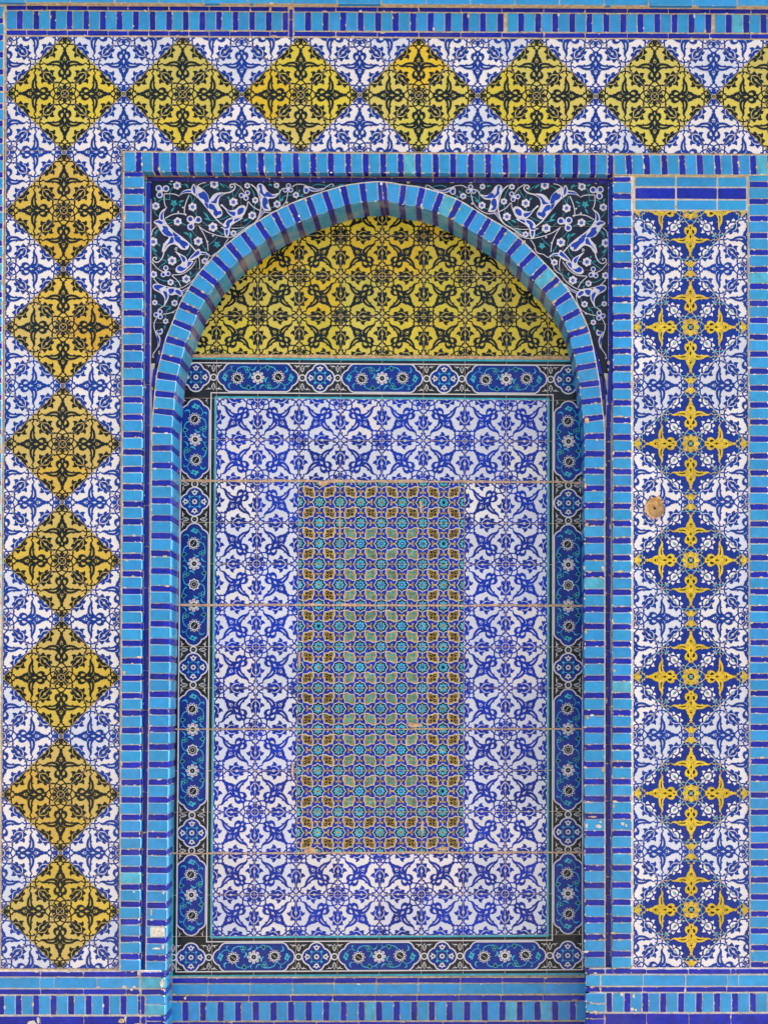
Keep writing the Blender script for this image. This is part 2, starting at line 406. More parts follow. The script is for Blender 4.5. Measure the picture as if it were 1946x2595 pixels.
def near_loz(a, b, horiz):
    """centre of the coloured lozenge that owns tile (a,b), or None"""
    for da, db in ((1,0),(-1,0),(0,1),(0,-1)):
        x, y = a+da, b+db
        if (x % 4 == 0 and y == 0) if horiz else (y % 4 == 0 and x == 0): return (x, y)
    return None
def lozenge_panel(root, M, ar, br, planes, kindc, depth, horiz, lozname, loz_label=None):
    wh = MB(); loz = {}
    for a in range(*ar):
        for b in range(*br):
            if (a+b) % 2 == 0: continue
            # skip tiles wholly outside the clip
            if any(pa*a+pb*b-pc > 1.0 for pa, pb, pc in planes): continue
            n = near_loz(a, b, horiz)
            if n is None: rot_tile(wh, M, a, b, 'w', depth, planes)
            else: rot_tile(loz.setdefault(n, MB()), M, a, b, kindc, depth, planes)
    wh.build('white_tiling', M_TILE, root)
    for k in sorted(loz): loz[k].build(lozname, M_TILE, root)

# ================================================================== ground and masonry core
gd = MB(); z = -2.95
for i in range(-12, 13):
    for j in range(-14, 1):
        x0, x1, y0, y1 = i*1.6, i*1.6+1.59, j*1.6, j*1.6+1.59
        gd.quad((x0,y0,z),(x1,y0,z),(x1,y1,z),(x0,y1,z), vary(rgb(178,168,150, wash=.3), .08))
gd.quad((-150,-150,z-.004),(150,-150,z-.004),(150,150,z-.004),(-150,150,z-.004), rgb(168,158,140, wash=.3))
og = gd.build('ground', M_STONE); og['kind'] = 'structure'
XL, XR, YT, YB = -420, 2380, -360, 2662
fw = MB(); slab(fw, [(XL,YT),(XR,YT),(XR,YB),(XL,YB)], .30, .9, GROUT)
t = thing('masonry_wall', 'thick pale masonry wall behind all of the glazed tile cladding', 'wall', 973, 2600)
fw.build('masonry_core', M_MORT, t)

# ================================================================== lozenge frieze along the top
YS = lambda x: (x-163)*.0046
t = thing('lozenge_frieze', 'wide horizontal band of white and blue tiles with yellow lozenges under the top brick course', 'tile frieze', 973, 380)
def M_FR(L):
    L = np.asarray(L, float); x = 165+L[...,0]*74.65; y = 237.3+YS(x)+L[...,1]*74.65; return np.stack([x, y], -1)
pl = [(0,1,1.93),(0,-1,1.93),(-1,0,1.97)]
lozenge_panel(t, M_FR, (-3, 30), (-3, 4), pl, 'y', 0.0, True, 'yellow_lozenge')
mb = MB(); slab(mb, [(14,90),(XR,101),(XR,396),(313,385),(14,384)], .0013, .31, GROUT); mb.build('mortar_bed', M_MORT, t)

# ================================================================== lozenge panel down the left
t = thing('lozenge_tilework', 'tall narrow panel of ochre lozenges on white and blue tiles at the left edge', 'tile panel', 160, 2457)
def M_LP(L):
    L = np.asarray(L, float); tt = L[...,1]/30.0; xc = 164-11.5*tt; h = 73.6+1.5*tt
    return np.stack([xc+L[...,0]*h, 237.3+L[...,1]*74.0], -1)
pl = [(0,1,29.96),(0,-1,-1.96),(-1,0,1.98),(1,0,1.98)]
lozenge_panel(t, M_LP, (-3, 4), (1, 32), pl, 'o', 0.0, False, 'ochre_lozenge')
mb = MB(); slab(mb, [(14,384),(312,384),(304,2460),(1,2460)], .0014, .31, GROUT); mb.build('mortar_bed', M_MORT, t)

# ================================================================== right-hand panel with gold crosses
hcx, hcy = 1659.0, 1287.0
HOLE = [(hcx+(23.5+1.5*math.sin(3*a))*math.cos(a), hcy+(28+1.0*math.cos(2*a+.6))*math.sin(a)) for a in [2*math.pi*k/18 for k in range(18)]]
t = thing('cross_tilework', 'tall panel of navy tiles with gold crosses between white and blue tiles at the right', 'tile panel', 1750, 2452)
def M_RP(L):
    L = np.asarray(L, float); tt = L[...,1]/26.0
    return np.stack([1748.4+2.4*tt+L[...,0]*(72.8+1.2*tt), 533.6+L[...,1]*73.83], -1)
pl = [(0,1,25.98),(0,-1,-.02),(-1,0,1.98),(1,0,1.98)]
lozenge_panel(t, M_RP, (-3, 4), (-1, 28), pl, 'b', .004, False, 'navy_lozenge')
HOLEP = HOLE; HOLE = None
mb = MB(); fr = [(1601,446),(1896,447),(1901,2454),(1601,2454)]
mb.tri2(subtract(tess([fr]), HOLEP), .0053, GROUTL)
Fq = W3(fr, .0053)
for i in range(4):
    a, b = Fq[i], Fq[(i+1) % 4]; a2, b2 = a.copy(), b.copy(); a2[1] = b2[1] = .31; mb.quad(a, b, b2, a2, GROUTL)
slab(mb, [(1610,1200),(1720,1200),(1720,1380),(1610,1380)], .06, .3, SAND); mb.build('mortar_bed', M_MORT, t)
hc, ch = MB(), MB()
for (y0, y1, cf) in ((449,472,tq),(476,503,nv),(507,531,tq)):
    course(hc, ch, [1607.5,1712,1817,1892], lambda x, y=y0: y+(x-1607)*.004, lambda x, y=y1: y+(x-1607)*.004, .001, cf, None, 4.0, .1)
hc.build('header_bricks', M_BRICK, t, ch)
# hole chipped through a white tile and filled with sandy plaster
pp = MB(); n_ = len(HOLEP); c0 = np.array([hcx, hcy])
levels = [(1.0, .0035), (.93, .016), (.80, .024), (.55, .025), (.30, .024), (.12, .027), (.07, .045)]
rings = []
for k_, d_ in levels:
    R_ = np.array([c0+(np.array(p)-c0)*k_*(1+random.uniform(-.035,.035) if k_ < 1 else 1.0)+(np.array([-.8,1.2]) if k_ < .5 else 0) for p in HOLEP])
    rings.append(W3(R_, np.array([d_+(random.uniform(-.003,.003) if .1 < k_ < .95 else 0) for _ in R_])))
for A_, B_, lv in zip(rings[:-1], rings[1:], range(9)):
    for i in range(n_):
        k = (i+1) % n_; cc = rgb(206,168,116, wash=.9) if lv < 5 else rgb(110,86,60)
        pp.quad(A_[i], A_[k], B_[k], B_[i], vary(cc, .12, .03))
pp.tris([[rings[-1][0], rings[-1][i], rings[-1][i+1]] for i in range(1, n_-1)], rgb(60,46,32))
for k in range(26):          # broken biscuit rim left where the glaze flaked away
    a = random.uniform(0, 2*math.pi); p = c0+np.array([24.6*math.cos(a), 28.6*math.sin(a)]); r = random.uniform(1.0, 3.2); m = 7
    pp.poly([(p[0]+r*random.uniform(.6,1.3)*math.cos(2*math.pi*j/m), p[1]+r*random.uniform(.6,1.3)*math.sin(2*math.pi*j/m)) for j in range(m)], .004-.0026-random.uniform(0,.0006), vary(rgb(212,180,134), .1))
pp.poly([(1664,1262),(1668,1253),(1673,1264)], .0012, rgb(200,164,112))
pp.build('broken_hole', M_MORT, t)

# ================================================================== brick pilasters
def lin(x0, y0, x1, y1): return lambda y: x0+(x1-x0)*(y-y0)/(y1-y0)
def pilaster(label, y0, pitch, n, xl, xr, f, bed, chipr, group=None, cap=0, smears=None):
    t = thing('brick_pilaster', label, 'brick strip', (xl(2450)+xr(2450))/2, 2455, group='upright brick strips between the tile panels')
    mb, ch, bd = MB(), MB(), MB()
    column(mb, ch, y0, pitch, n, xl, xr, f, f+.055, chipr=chipr)
    for q in (smears or []): smear(ch, *q[:4], f, q[4] if len(q) > 4 else None)
    if cap: brick(mb, [(xl(y0)+1,y0-cap),(xr(y0)-3,y0-cap),(xr(y0)-3,y0-1.4),(xl(y0)+1,y0-1.4)], f, nv(), None, ch, chipr)
    mb.build('glazed_bricks', M_BRICK, t, ch)
    slab(bd, bed, f+.0042, .31, GROUTL); bd.build('mortar_bed', M_MORT, t)
    return t
pilaster('strip of turquoise and navy bricks between the ochre lozenge panel and the arched niche', 448.5, 44.09, 46,
         lin(315,449,305,2460), lin(364.5,449,355.5,2460), -.012, [(312.5,436),(361.5,436),(352.5,2460),(303.5,2460)], .3, cap=12, smears=[(317,549,3,11,SAND),(340,2260,4,2),(316,1705,3,5,SAND),(361,880,3,3),(322,1420,5,3,SAND)])
pilaster('strip of turquoise and navy bricks between the arched niche and the gold cross panel', 462, 43.64, 46,
         lin(1553,462,1550.5,2450), lin(1600,462,1600,2450), -.012, [(1555,446),(1602,446),(1601.8,2453),(1552.5,2453)], .55, cap=13, smears=[(1577,2087,5,4),(1586,2091,3,5),(1554,2043,3,5,SAND),(1598,1290,3,7),(1599,1840,3,9),(1556,1700,3,4,SAND)])
pilaster('strip of turquoise and navy bricks along the right edge beyond the gold cross panel', 433, 42.98, 47,
         lin(1897,433,1901,2450), lin(1946,433,1950,2450), -.004, [(1895.5,446),(1949,446),(1953,2453),(1899,2453)], .4)
pilaster('thin sliver of turquoise and navy bricks along the left edge beside ochre lozenges', 17, 43.4, 56,
         lin(-38,10,-44,2460), lin(11,10,-3.5,2460), -.004, [(-41,-2),(13.5,-2),(0.5,2460),(-47,2460)], .4)
# plain brickwork continuing past the picture on both sides
for (lab, x0, x1, xb0, xb1) in (('plain turquoise brick wall face continuing beyond the left edge', XL, -40, XL, -46), ('plain turquoise brick wall face continuing beyond the right edge', 1952, XR, 1956, XR)):
    t = thing('brick_facing', lab, 'brick wall', x0, 2450); mb, bd = MB(), MB()
    y = 450 if x0 > 0 else 10; r = 0
    while y < 2440:
        js = [x0-(50 if r % 2 else 0)]
        while js[-1] < x1: js.append(js[-1]+100)
        js = sorted(set([x0]+[q for q in js if x0+10 < q < x1-10]+[x1]))
        course(mb, None, js, lambda x, y=y: y, lambda x, y=y: y+26, 0, tq if r % 3 else nv); y += 29; r += 1
    mb.build('glazed_bricks', M_BRICK, t); slab(bd, [(x0,8 if x0 < 0 else 446),(x1,8 if x0 < 0 else 446),(xb1,2460),(xb0,2460)], .0085, .31, GROUT); bd.build('mortar_bed', M_MORT, t)

# ================================================================== top string course and projecting ledge
TS = lambda x: (x-17)*.0051
t = thing('string_course', 'row of upright turquoise and navy bricks between thin navy courses along the top', 'brick band', 973, 88)
mb, ch, bd = MB(), MB(), MB()
for (a, b) in ((17, 731), (745, 1276), (1285, 1802), (1810, XR)):
    n = int(round((b-a)/43.05)); p = (b-a)/n
    soldier(mb, ch, a, p, n, lambda x: 27.5+TS(x), lambda x: 73.5+TS(x), 0, xmax=b)
J1 = arange(17, 731, 51.3); J2 = arange(745, XR, 105)
for (y0, y1) in ((13, 24.8), (77, 88.3)):
    course(mb, ch, J1, lambda x, y=y0: y+TS(x), lambda x, y=y1: y+TS(x), .002, nv)
    course(mb, ch, J2, lambda x, y=y0: y+TS(x), lambda x, y=y1: y+TS(x), .002, nv)
course(mb, ch, [17-54+0, 17], lambda x: -900, lambda x: -890, .002, nv)
for (y0, y1) in ((20, 45), (47, 92)): brick(mb, [(733.5,y0+3.5),(742,y0+3.5),(742,y1+3.5),(733.5,y1+3.5)], -.001, nv())
mb.build('glazed_bricks', M_BRICK, t, ch)
slab(bd, [(14,5),(XR,17),(XR,102.5),(14,90.5)], .0045, .31, GROUT); bd.build('mortar_bed', M_MORT, t)
t = thing('ledge_course', 'projecting turquoise brick ledge running along the very top', 'brick ledge', 973, 10)
mb, bd, ch = MB(), MB(), MB()
LJ = [XL]
for q in np.arange(-380, XR-60, 112.6): LJ.append(q-4+0.0)
LJ.append(XR)
for r in range(9):
    y1 = 5.2-r*30.0
    jj = LJ if r % 2 == 0 else [LJ[0]]+[q+56 for q in LJ[1:-2]]+[LJ[-1]]
    course(mb, ch, jj, lambda x, y=y1: y-27+TS(x), lambda x, y=y1: y+TS(x), -.040, tq if r != 2 else nv, -.012, 2.0, .2)
mb.build('glazed_bricks', M_BRICK, t, ch)
slab(bd, [(XL,YT),(XR,YT),(XR,6.0+TS(XR)),(XL,6.0+TS(XL))], -.0355, .31, GROUT); bd.build('mortar_bed', M_MORT, t)

# ================================================================== brick lintel over niche and right panel
t = thing('brick_lintel', 'row of upright turquoise and navy bricks above the arched niche', 'brick band', 973, 440)
mb, ch, bd, so_ = MB(), MB(), MB(), MB()
LS = lambda x: (x-315)*.0052
n1 = 28
soldier(mb, ch, 315.5, 44.22, n1, lambda x: 386+LS(x), lambda x: 434.5+LS(x), -.012, .052, chipr=.45, lean=.6, xmax=1553)
soldier(mb, ch, 1555, 44.9, 19, lambda x: 392.5+(x-1555)*.002, lambda x: 442+(x-1555)*.001, -.012, .03, chipr=.5, lean=2.5)
mb.build('glazed_bricks', M_BRICK, t, ch)
slab(bd, [(313,383.5),(1555,390.5),(XR,394),(XR,445),(1555,444.5),(1553,440),(313,433.5)], -.0078, .31, GROUT); bd.build('mortar_bed', M_MORT, t)

# ================================================================== arched niche
NB = .25                        # depth of the niche
FR = .004                       # glaze face of arch ring and jambs
niche = thing('arched_niche', 'tall blind arched niche of patterned tiles framed by a brick arch', 'niche', 960, 2478)
SPD = .055
# inner front edge of the ring, left half from crown to foot, then right half
LI = [(971,509),(952,509),(912,514),(877,521),(830,536),(785,552),(748,567),(705,589.5),(668,613),(638,635),(604,661),(572,692),(546,722),(523,756),(503,791),(487.5,830),(471,870.5),(459.7,912.5),(449.5,954),(444.7,995),(441,1038),(436.5,1085),(436,1200),(433,1500),(428.5,1900),(421.5,2462)]
RI = [(971,509),(990,511),(1012,516.6),(1053.4,523),(1096.4,535),(1139.4,553),(1178,576),(1216,598.8),(1251.5,619.4),(1285,644.5),(1315,674),(1345,705),(1375,737),(1401,770),(1423.4,808),(1441,847),(1452,890),(1459.5,930),(1466.4,968),(1471.5,1011.5),(1476.5,1055),(1480.5,1098),(1480.5,1200),(1480.5,1600),(1480.7,2000),(1481,2452)]
def path(P):
    P = np.array(smooth(P, 8)); d = np.r_[0, np.cumsum(np.linalg.norm(np.diff(P, axis=0), axis=1))]
    def at(s):
        return np.array([np.interp(s, d, P[:,0]), np.interp(s, d, P[:,1])])
    return at, d[-1], P, d
def splay(side, y):
    """share of the full reveal that is still visible as the jamb runs down"""
    t_ = min(1, max(0, (y-1150)/1300.0)); return (1-.42*t_) if side < 0 else (1-.85*t_)
bedring, bedjamb = {}, {}
ringmb, ringsof, ringch, ringbed = MB(), MB(), MB(), MB()
for side, pts in ((-1, LI), (1, RI)):
    at, L, PP, dd = path(pts)
    jm, js, jc, jb = MB(), MB(), MB(), MB()
    # arc length at which the jamb's first turquoise brick starts
    ref = 1009.0 if side < 0 else 1026.2
    sref = float(np.interp(ref, PP[80:,1], dd[80:]))
    per0 = (sref-11)/round((sref-11)/(43.8 if side < 0 else 43.6))
    segs = [(0.0, 11.5, 'n')]; s = 11.5
    while s < sref-5: segs += [(s, s+per0*.65, 't'), (s+per0*.65, s+per0, 'n')]; s += per0
    per1 = 44.6 if side < 0 else 43.75
    ylim = 2462 if side < 0 else 2452
    while s < L-4:
        segs += [(s, min(L, s+per1*.65), 't'), (s+per1*.65, min(L, s+per1), 'n')]; s += per1
    def nrm(s_):
        a, b = at(max(0, s_-6)), at(min(L, s_+6)); T = (b-a)/np.linalg.norm(b-a)
        n_ = np.array([-T[1], T[0]]) if side < 0 else np.array([T[1], -T[0]])
        if s_ < 60: n_ = n_*(s_/60)+np.array([-.08,-1.0])*(1-s_/60)
        return n_/np.linalg.norm(n_)
    WR = lambda s_: 47+3*min(1, s_/150.)
    def backpt(p):
        """survey position of the reveal's rear edge behind front edge point p"""
        k = D/(D+NB-FR); q = np.array([CX, CY])+(np.array(p)-np.array([CX, CY]))*k
        f_ = splay(side, p[1]); return np.array([p[0]+(q[0]-p[0])*f_, q[1]])
    for a, b, c in segs:
        if b-a < 3: continue
        gp = .7
        ia, ib = at(a+gp), at(b-gp); na, nb = nrm(a+gp), nrm(b-gp)
        rec = random.uniform(.3, 1.6) if c == 'n' else random.uniform(-.5, .5)
        oa, ob = ia+na*WR(a), ib+nb*WR(b); ia2, ib2 = ia+na*rec, ib+nb*rec
        col = tq() if c == 't' else nv()
        M_, SO_, CH_ = (ringmb, ringsof, ringch) if ia[1] < 1005 else (jm, js, jc)
        brick(M_, [tuple(oa), tuple(ob), tuple(ib2), tuple(ia2)], FR+(0 if c == 't' else .0012), col, .05, CH_, .25 if side < 0 else .6, j=.35)
        # the brick's return face into the niche
        f0 = FR+.004; A, B = W3([ia2, ib2], f0); ba, bb = W3([backpt(ia2), backpt(ib2)], NB-.004)
        # outer edge of the same return, a little behind, gives the brick body thickness
        hidden = ia[1] < 700
        dirty = M_
        sc_ = vary(rgb(58,140,180, wash=.5), .08) if c == 't' else vary(rgb(40,34,120, wash=.9), .15)
        SO_.quad(A, B, bb, ba, sc_ if ia[1] < 930 else col)
        n3 = .012
        ca, cb = W3([ia2+na*5, ib2+nb*5], f0); da, db = W3([backpt(ia2)+na*5, backpt(ib2)+nb*5], NB-.004)
        SO_.quad(A, ba, da, ca, col); SO_.quad(B, cb, db, bb, col)
    if side < 0:
        jc.poly([(381,2349),(417,2347),(419,2373),(382,2375)], FR-.0018, rgb(226,220,206, wash=.8))
        for q in ((399,2404,12,3),(414,2398,4,8),(384,2311,3,10,SAND),(415,2262,4,4),(394,1010,3,3,SAND),(390,1098,4,3,SAND)): smear(jc, *q[:4], FR, q[4] if len(q) > 4 else None)
    else:
        for q in ((1486,2092,4,7),(1517,2094,10,4),(1521,2083,4,3),(1486,1066,6,8,SAND),(1483,1230,3,8,SAND),(1486,1330,5,5,SAND),(1528,1950,4,8,SAND),(1487,1820,4,4,SAND),(1500,2070,12,2.5,SAND),(1527,1440,4,8),(1484,1600,4,6,SAND)): smear(jc, *q[:4], FR, q[4] if len(q) > 4 else None)
    # mortar bed: ring face sheet and reveal sheet slightly behind the bricks
    for bdm, lo, hi in ((ringbed, 0, sref), (jb, sref, L)):
        ss = np.arange(lo, hi, 12.0); ss = np.r_[ss, hi]
        for a, b in zip(ss[:-1], ss[1:]):
            ia, ib = at(a), at(b); na, nb = nrm(a), nrm(b)
            oa, ob = ia+na*(WR(a)+2.5), ib+nb*(WR(b)+2.5); ia2, ib2 = ia+na*1.9, ib+nb*1.9
            bdm.quad(*W3([oa, ob, ib2, ia2], FR+.0052), vary(GROUTL, .03))
            A, B = W3([ia2, ib2], FR+.0052); ba, bb = W3([backpt(ia2), backpt(ib2)], NB)
            bdm.quad(A, B, bb, ba, vary(GROUT, .05))
            o1, o2 = W3([oa, ob], FR+.0052); o3, o4 = o1.copy(), o2.copy(); o3[1] = o4[1] = .31
            bdm.quad(o1, o2, o4, o3, GROUTL)
    jo = jm.build('jamb', M_BRICK, niche, jc); js.build('reveal', M_BRICK, jo); jb.build('mortar_bed', M_MORT, jo)
ro = ringmb.build('arch_ring', M_BRICK, niche, ringch)
ringsof.build('soffit', M_SOF, ro); ringbed.build('mortar_bed', M_MORT, ro)

# ---- back panel tiles
M_FD = bil((549,1009),(1387,1014),(1385,2369),(538,2373), 8, 13)
def sq_tile(mb, M, i, j, bigrule, kind, depth):
    cs = [(i,j),(i+1,j),(i+1,j+1),(i,j+1)]
    for k, c in enumerate(cs):
        if bigrule(*c): big = c; small = cs[(k+2) % 4]; break
    else: return
    place_T(mb, M, big, small, kind, depth)
fb = MB()
for i in range(8):
    for j in range(13):
        if 2 <= i <= 5 and 2 <= j <= 10: continue
        sq_tile(fb, M_FD, i, j, lambda x, y: x % 2 == 1 and y % 2 == 0, 'n', NB)
fb.build('arabesque_field', M_TILE, niche)
M_LU = bil((548,596),(1389,599),(1388,906),(549,902), 8, 3)
lu = MB()
innerP = np.array(smooth(LI[:18], 4)[::-1]+smooth(RI[:18], 4))
for i in range(-1, 9):
    for j in range(-1, 3):
        cpx = M_LU(np.array([[i+.5, j+.5]]))[0]
        ytop = np.interp(cpx[0], innerP[:,0], innerP[:,1])
        if cpx[1] < ytop-75 or cpx[0] < 430 or cpx[0] > 1500: continue
        # big rosettes sit where (col even, row 1 of 3) -> y 508 and 682
        sq_tile(lu, M_LU, i, j, lambda x, y: x % 2 == 0 and y % 2 == 0 and True if False else (x % 2 == 0 and (y+1) % 2 == 0 and ((x//2) % 1 == 0)), 'lu', NB)
lu.build('lunette_panel', M_TILE, niche)

# ---- mosaic tiles in the middle
def make_mosaic():
    z0 = (75., 70.); W_ = 1555.
    n_ = lambda pts: [((x-z0[0])/W_, (y-z0[1])/W_) for x, y in pts]
    sh = []
    # one half-cell pattern, origin at a rosette centre (840,815)->(.492,.479); rebuilt on a .5 grid
    q = 1/W_
    def at(cx, cy, pts, mx=1, my=1): return [(cx+x*mx*q, cy+y*my*q) for x, y in pts]
    for i in range(3):
        for j in range(3):
            c = (i*.5, j*.5)
            st_ = at(*c, [(0,-285),(60,-215),(185,-180),(200,-95),(275,0),(200,95),(185,180),(60,215),(0,285),(-60,215),(-185,180),(-200,95),(-275,0),(-200,-95),(-185,-180),(-60,-215)])
            sh.append(('ink', tess([st_]))); sh.append(('wht', stroke(st_, 27*q, 0, True)))
            for k in range(8): sh.append(('tq', disc((c[0]+132*q*math.cos(k*math.pi/4), c[1]+132*q*math.sin(k*math.pi/4)), 43*q, 8)))
            sh.append(('tq', disc(c, 118*q, 14)))
            sh.append(('core', disc(c, 70*q, 12))); sh.append(('cdot', disc(c, 24*q, 8)))
    for i in range(2):
        for j in range(2):
            c = (i*.5+.25, j*.5+.25); mx = 1 if (i+j) % 2 == 0 else -1
            cr = at(*c, [(x*.97,y*.97) for x, y in [(-215,-205),(-70,-225),(10,-170),(80,-150),(185,-165),(190,-50),(240,30),(222,90),(225,215),(85,235),(0,180),(-70,160),(-170,170),(-170,65),(-235,-40),(-222,-120)]], mx)
            sh.append(('och', tess([cr]))); sh.append(('wht', stroke(cr, 24*q, 0, True)))
            for (x, y, r) in ((-76,-90,58),(66,-74,46),(-66,66,46),(84,88,58)):
                sh.append(('crs', tess([at(*c, [(x-r,y-r),(x+r,y-r*.8),(x+r,y+r),(x-r*.9,y+r)], mx)])))
            for p in ([(-76,-90),(-66,66),(84,88),(66,-74),(-76,-90)],[(-76,-90),(84,88)]): sh.append(('crs', stroke(at(*c, p, mx), 34*q, 0)))
            for (x, y) in ((-78,-92),(88,88)): sh.append(('dot', disc(at(*c, [(x,y)], mx)[0], 17*q, 6)))
    def tref(cx, cy, dx, dy):
        px, py = -dy, dx
        for (a, b, r) in ((0,0,48),(82,-26,37),(-82,-26,37),(0,70,36)):
            sh.append(('gld', disc((cx+(px*a+dx*b)*q, cy+(py*a+dy*b)*q), r*q, 8)))
        sh.append(('drop', disc((cx, cy), 22*q, 6)))
    for i in range(3):
        for j in range(2):
            s_ = 1 if (i+j) % 2 else -1
            tref(i*.5, j*.5+.25, 0, s_); tref(j*.5+.25, i*.5, s_, 0)
    pl = [(1,0,.992),(-1,0,-.008),(0,1,.992),(0,-1,-.008)]
    return [(r, clip_tris(tt, pl)) for r, tt in sh]
MOS = make_mosaic()
mo = MB()
TEALROWS = {(1,1),(2,1),(1,2),(2,2),(1,3),(2,3),(1,4),(2,4),(1,5),(2,5),(1,6),(2,6),(1,7),(2,7)}
for i in range(4):
    for j in range(9):
        teal = (i, j) in TEALROWS; old = random.random() < .2 and not teal
        blue = vary(MBLUE, .15); cdict = {'ink': vary(INK, .2) if not old else vary(rgb(52,46,62), .1), 'wht': OFFW, 'tq': vary(rgb(58,170,206, wash=.8), .1), 'core': vary(MBLUE, .1) if teal else (vary(OCHRE, .1) if not old else vary(DARK, .1)),
            'cdot': WHITE if teal else DARK, 'och': vary(OCHRE, .15), 'crs': vary(TEAL, .15) if teal else vary(DARK, .2), 'dot': vary(TEAL, .3) if teal else OFFW, 'gld': vary(rgb(186,156,58, wash=1.0), .15), 'drop': DARK}
        def put(T, lay, col):
            P = M_FD((T+np.array([i+2, j+2])).reshape(-1,2)).reshape(-1,3,2); mo.tri2(P, NB-.0005-lay*LAY, col)
        b0 = .992; a0 = .008
        put(np.array([[(a0,a0),(b0,a0),(b0,b0)],[(a0,a0),(b0,b0),(a0,b0)]]), 0, blue)
        for l, (r, T) in enumerate(MOS): put(T, l*.6+3, cdict[r])
mo.build('mosaic_panel', M_TILE, niche)

# ---- floral border
fbd = MB(); bl = [0]
def bput(T, col, lay):
    P = M_FD(np.asarray(T, float).reshape(-1,2)).reshape(-1,3,2); fbd.tri2(P, NB-.0003-lay*LAY, col)
def frame(a0, b0, a1, b1, w_, col, lay):
    for q in ([(a0,b0),(a1,b0),(a1-w_,b0+w_),(a0+w_,b0+w_)],[(a1,b0),(a1,b1),(a1-w_,b1-w_),(a1-w_,b0+w_)],[(a1,b1),(a0,b1),(a0+w_,b1-w_),(a1-w_,b1-w_)],[(a0,b1),(a0,b0),(a0+w_,b0+w_),(a0+w_,b1-w_)]):
        bput([[q[0],q[1],q[2]],[q[0],q[2],q[3]]], col, lay)
o_ = .98
for i in list(range(-1, 9)):                      # dark tile bodies, each its own shade
    for j in list(range(-1, 14)):
        if 0 <= i < 8 and 0 <= j < 13: continue
        x0, x1 = max(i, -o_)+.006, min(i+1, 8+o_)-.006; y0, y1 = max(j, -o_)+.006, min(j+1, 13+o_)-.006
        bput([[(x0,y0),(x1,y0),(x1,y1)],[(x0,y0),(x1,y1),(x0,y1)]], vary(rgb(30,34,42, wash=.7), .25, .12), 0)
frame(-o_,-o_,8+o_,13+o_, .045, CYAN, 2); frame(-.045,-.045,8.045,13.045, .04, CYAN, 2)
frame(-.865,-.865,8.865,13.865, .026, OFFW, 2); frame(-.143,-.143,8.143,13.143, .026, OFFW, 2)
# local frame of the traced strip: x along (754 per tile), y across from the far side (225..748 is the pattern)
def loc(kind, s0):
    def f(T):
        T = np.asarray(T, float); u = (T[...,0]-858)/754.; v = (T[...,1]-486.)/754.
        if kind == 'top': return np.stack([s0+u, -.505+v], -1)
        if kind == 'bot': return np.stack([s0+u, 13.505+v], -1)
        if kind == 'lef': return np.stack([-.505-v, s0+u], -1)
        if kind == 'rig': return np.stack([8.505-v, s0+u], -1)
    return f
PT = []
def P_(role, T): PT.append((role, T))
def six(role_w, role_b, c, r): pass
def quatre():
    out = []
    qd = [(0,-262),(52,-252),(98,-222),(128,-178),(142,-148),(180,-136),(226,-98),(252,-48),(262,0)]
    full = qd+[(x,-y) for x, y in qd[::-1][1:]]; full = full+[(-x,y) for x, y in full[::-1][1:-1]]
    c = (858+377, 486); pts = [(c[0]+x, c[1]+y) for x, y in full]
    out.append(('blue', tess([pts]))); out.append(('wh', stroke(pts, 24, 0, True)))
    for k in range(4):
        a = k*math.pi/2; R = lambda p: (c[0]+p[0]*math.cos(a)-p[1]*math.sin(a), c[1]+p[0]*math.sin(a)+p[1]*math.cos(a))
        lily = [(0,-225),(20,-195),(65,-192),(45,-165),(25,-125),(-25,-125),(-45,-165),(-65,-192),(-20,-195)]
        out.append(('wh', tess([[R(p) for p in lily]]))); out.append(('dk', disc(R((0,-165)), 19, 10)))
        out.append(('cy', stroke([R(p) for p in ((0,-122),(25,-92),(75,-80),(92,-30),(122,0))], 9, 2)))
        out.append(('cy', disc(R((92,-92)), 22, 8)))
    out.append(('wh', tess([star(c, 52, 40, 8)]))); out.append(('dk', disc(c, 22, 10)))
    for sx in (-1, 1):
        cc = (c[0]+sx*322, c[1]); out.append(('wh', ring(cc, 54, 22, 20))); out.append(('wh', disc(cc, 8, 6)))
        for sy in (-1, 1):
            b = (cc[0], cc[1]+sy*165)
            bud = [(b[0], b[1]-62*sy*-1*-1) for _ in (0,)]
            pts2 = [(b[0],b[1]+sy*68),(b[0]+30,b[1]+sy*10),(b[0]+26,b[1]-sy*22),(b[0],b[1]-sy*62),(b[0]-26,b[1]-sy*22),(b[0]-30,b[1]+sy*10)]
            out.append(('wh', stroke(pts2, 12, 0, True))); out.append(('wh', stroke([(b[0]-14,b[1]+sy*10),(b[0],b[1]-sy*20),(b[0]+14,b[1]+sy*10)], 8, 0))); out.append(('wh', disc((b[0], b[1]-sy*48), 12, 6)))
            for s2 in (-1, 1):
                out.append(('wh', stroke([(b[0]+s2*32,b[1]+sy*20),(b[0]+s2*60,b[1]+sy*48),(b[0]+s2*100,b[1]+sy*46),(b[0]+s2*150,b[1]+sy*62)], 16, 2, taper='both')))
                out.append(('wh', stroke([(b[0]+s2*92,b[1]+sy*46),(b[0]+s2*96,b[1]+sy*8)], 14, 0, taper='end')))
    return out
def sunfl(c, out):
    out.append(('wh', tess([star(c, 122, 92, 11)])))
    for k in range(11):
        a = 2*math.pi*k/11; out.append(('dk', disc((c[0]+90*math.cos(a), c[1]+90*math.sin(a)), 15, 6)))
    out.append(('dk', disc(c, 66, 14))); out.append(('wh', disc(c, 10, 6))); out.append(('wh', stroke([(c[0]+18,c[1]+32),(c[0]+34,c[1]+12)], 10, 0))); out.append(('wh', stroke([(c[0]-30,c[1]-6),(c[0]-24,c[1]-26)], 9, 0)))
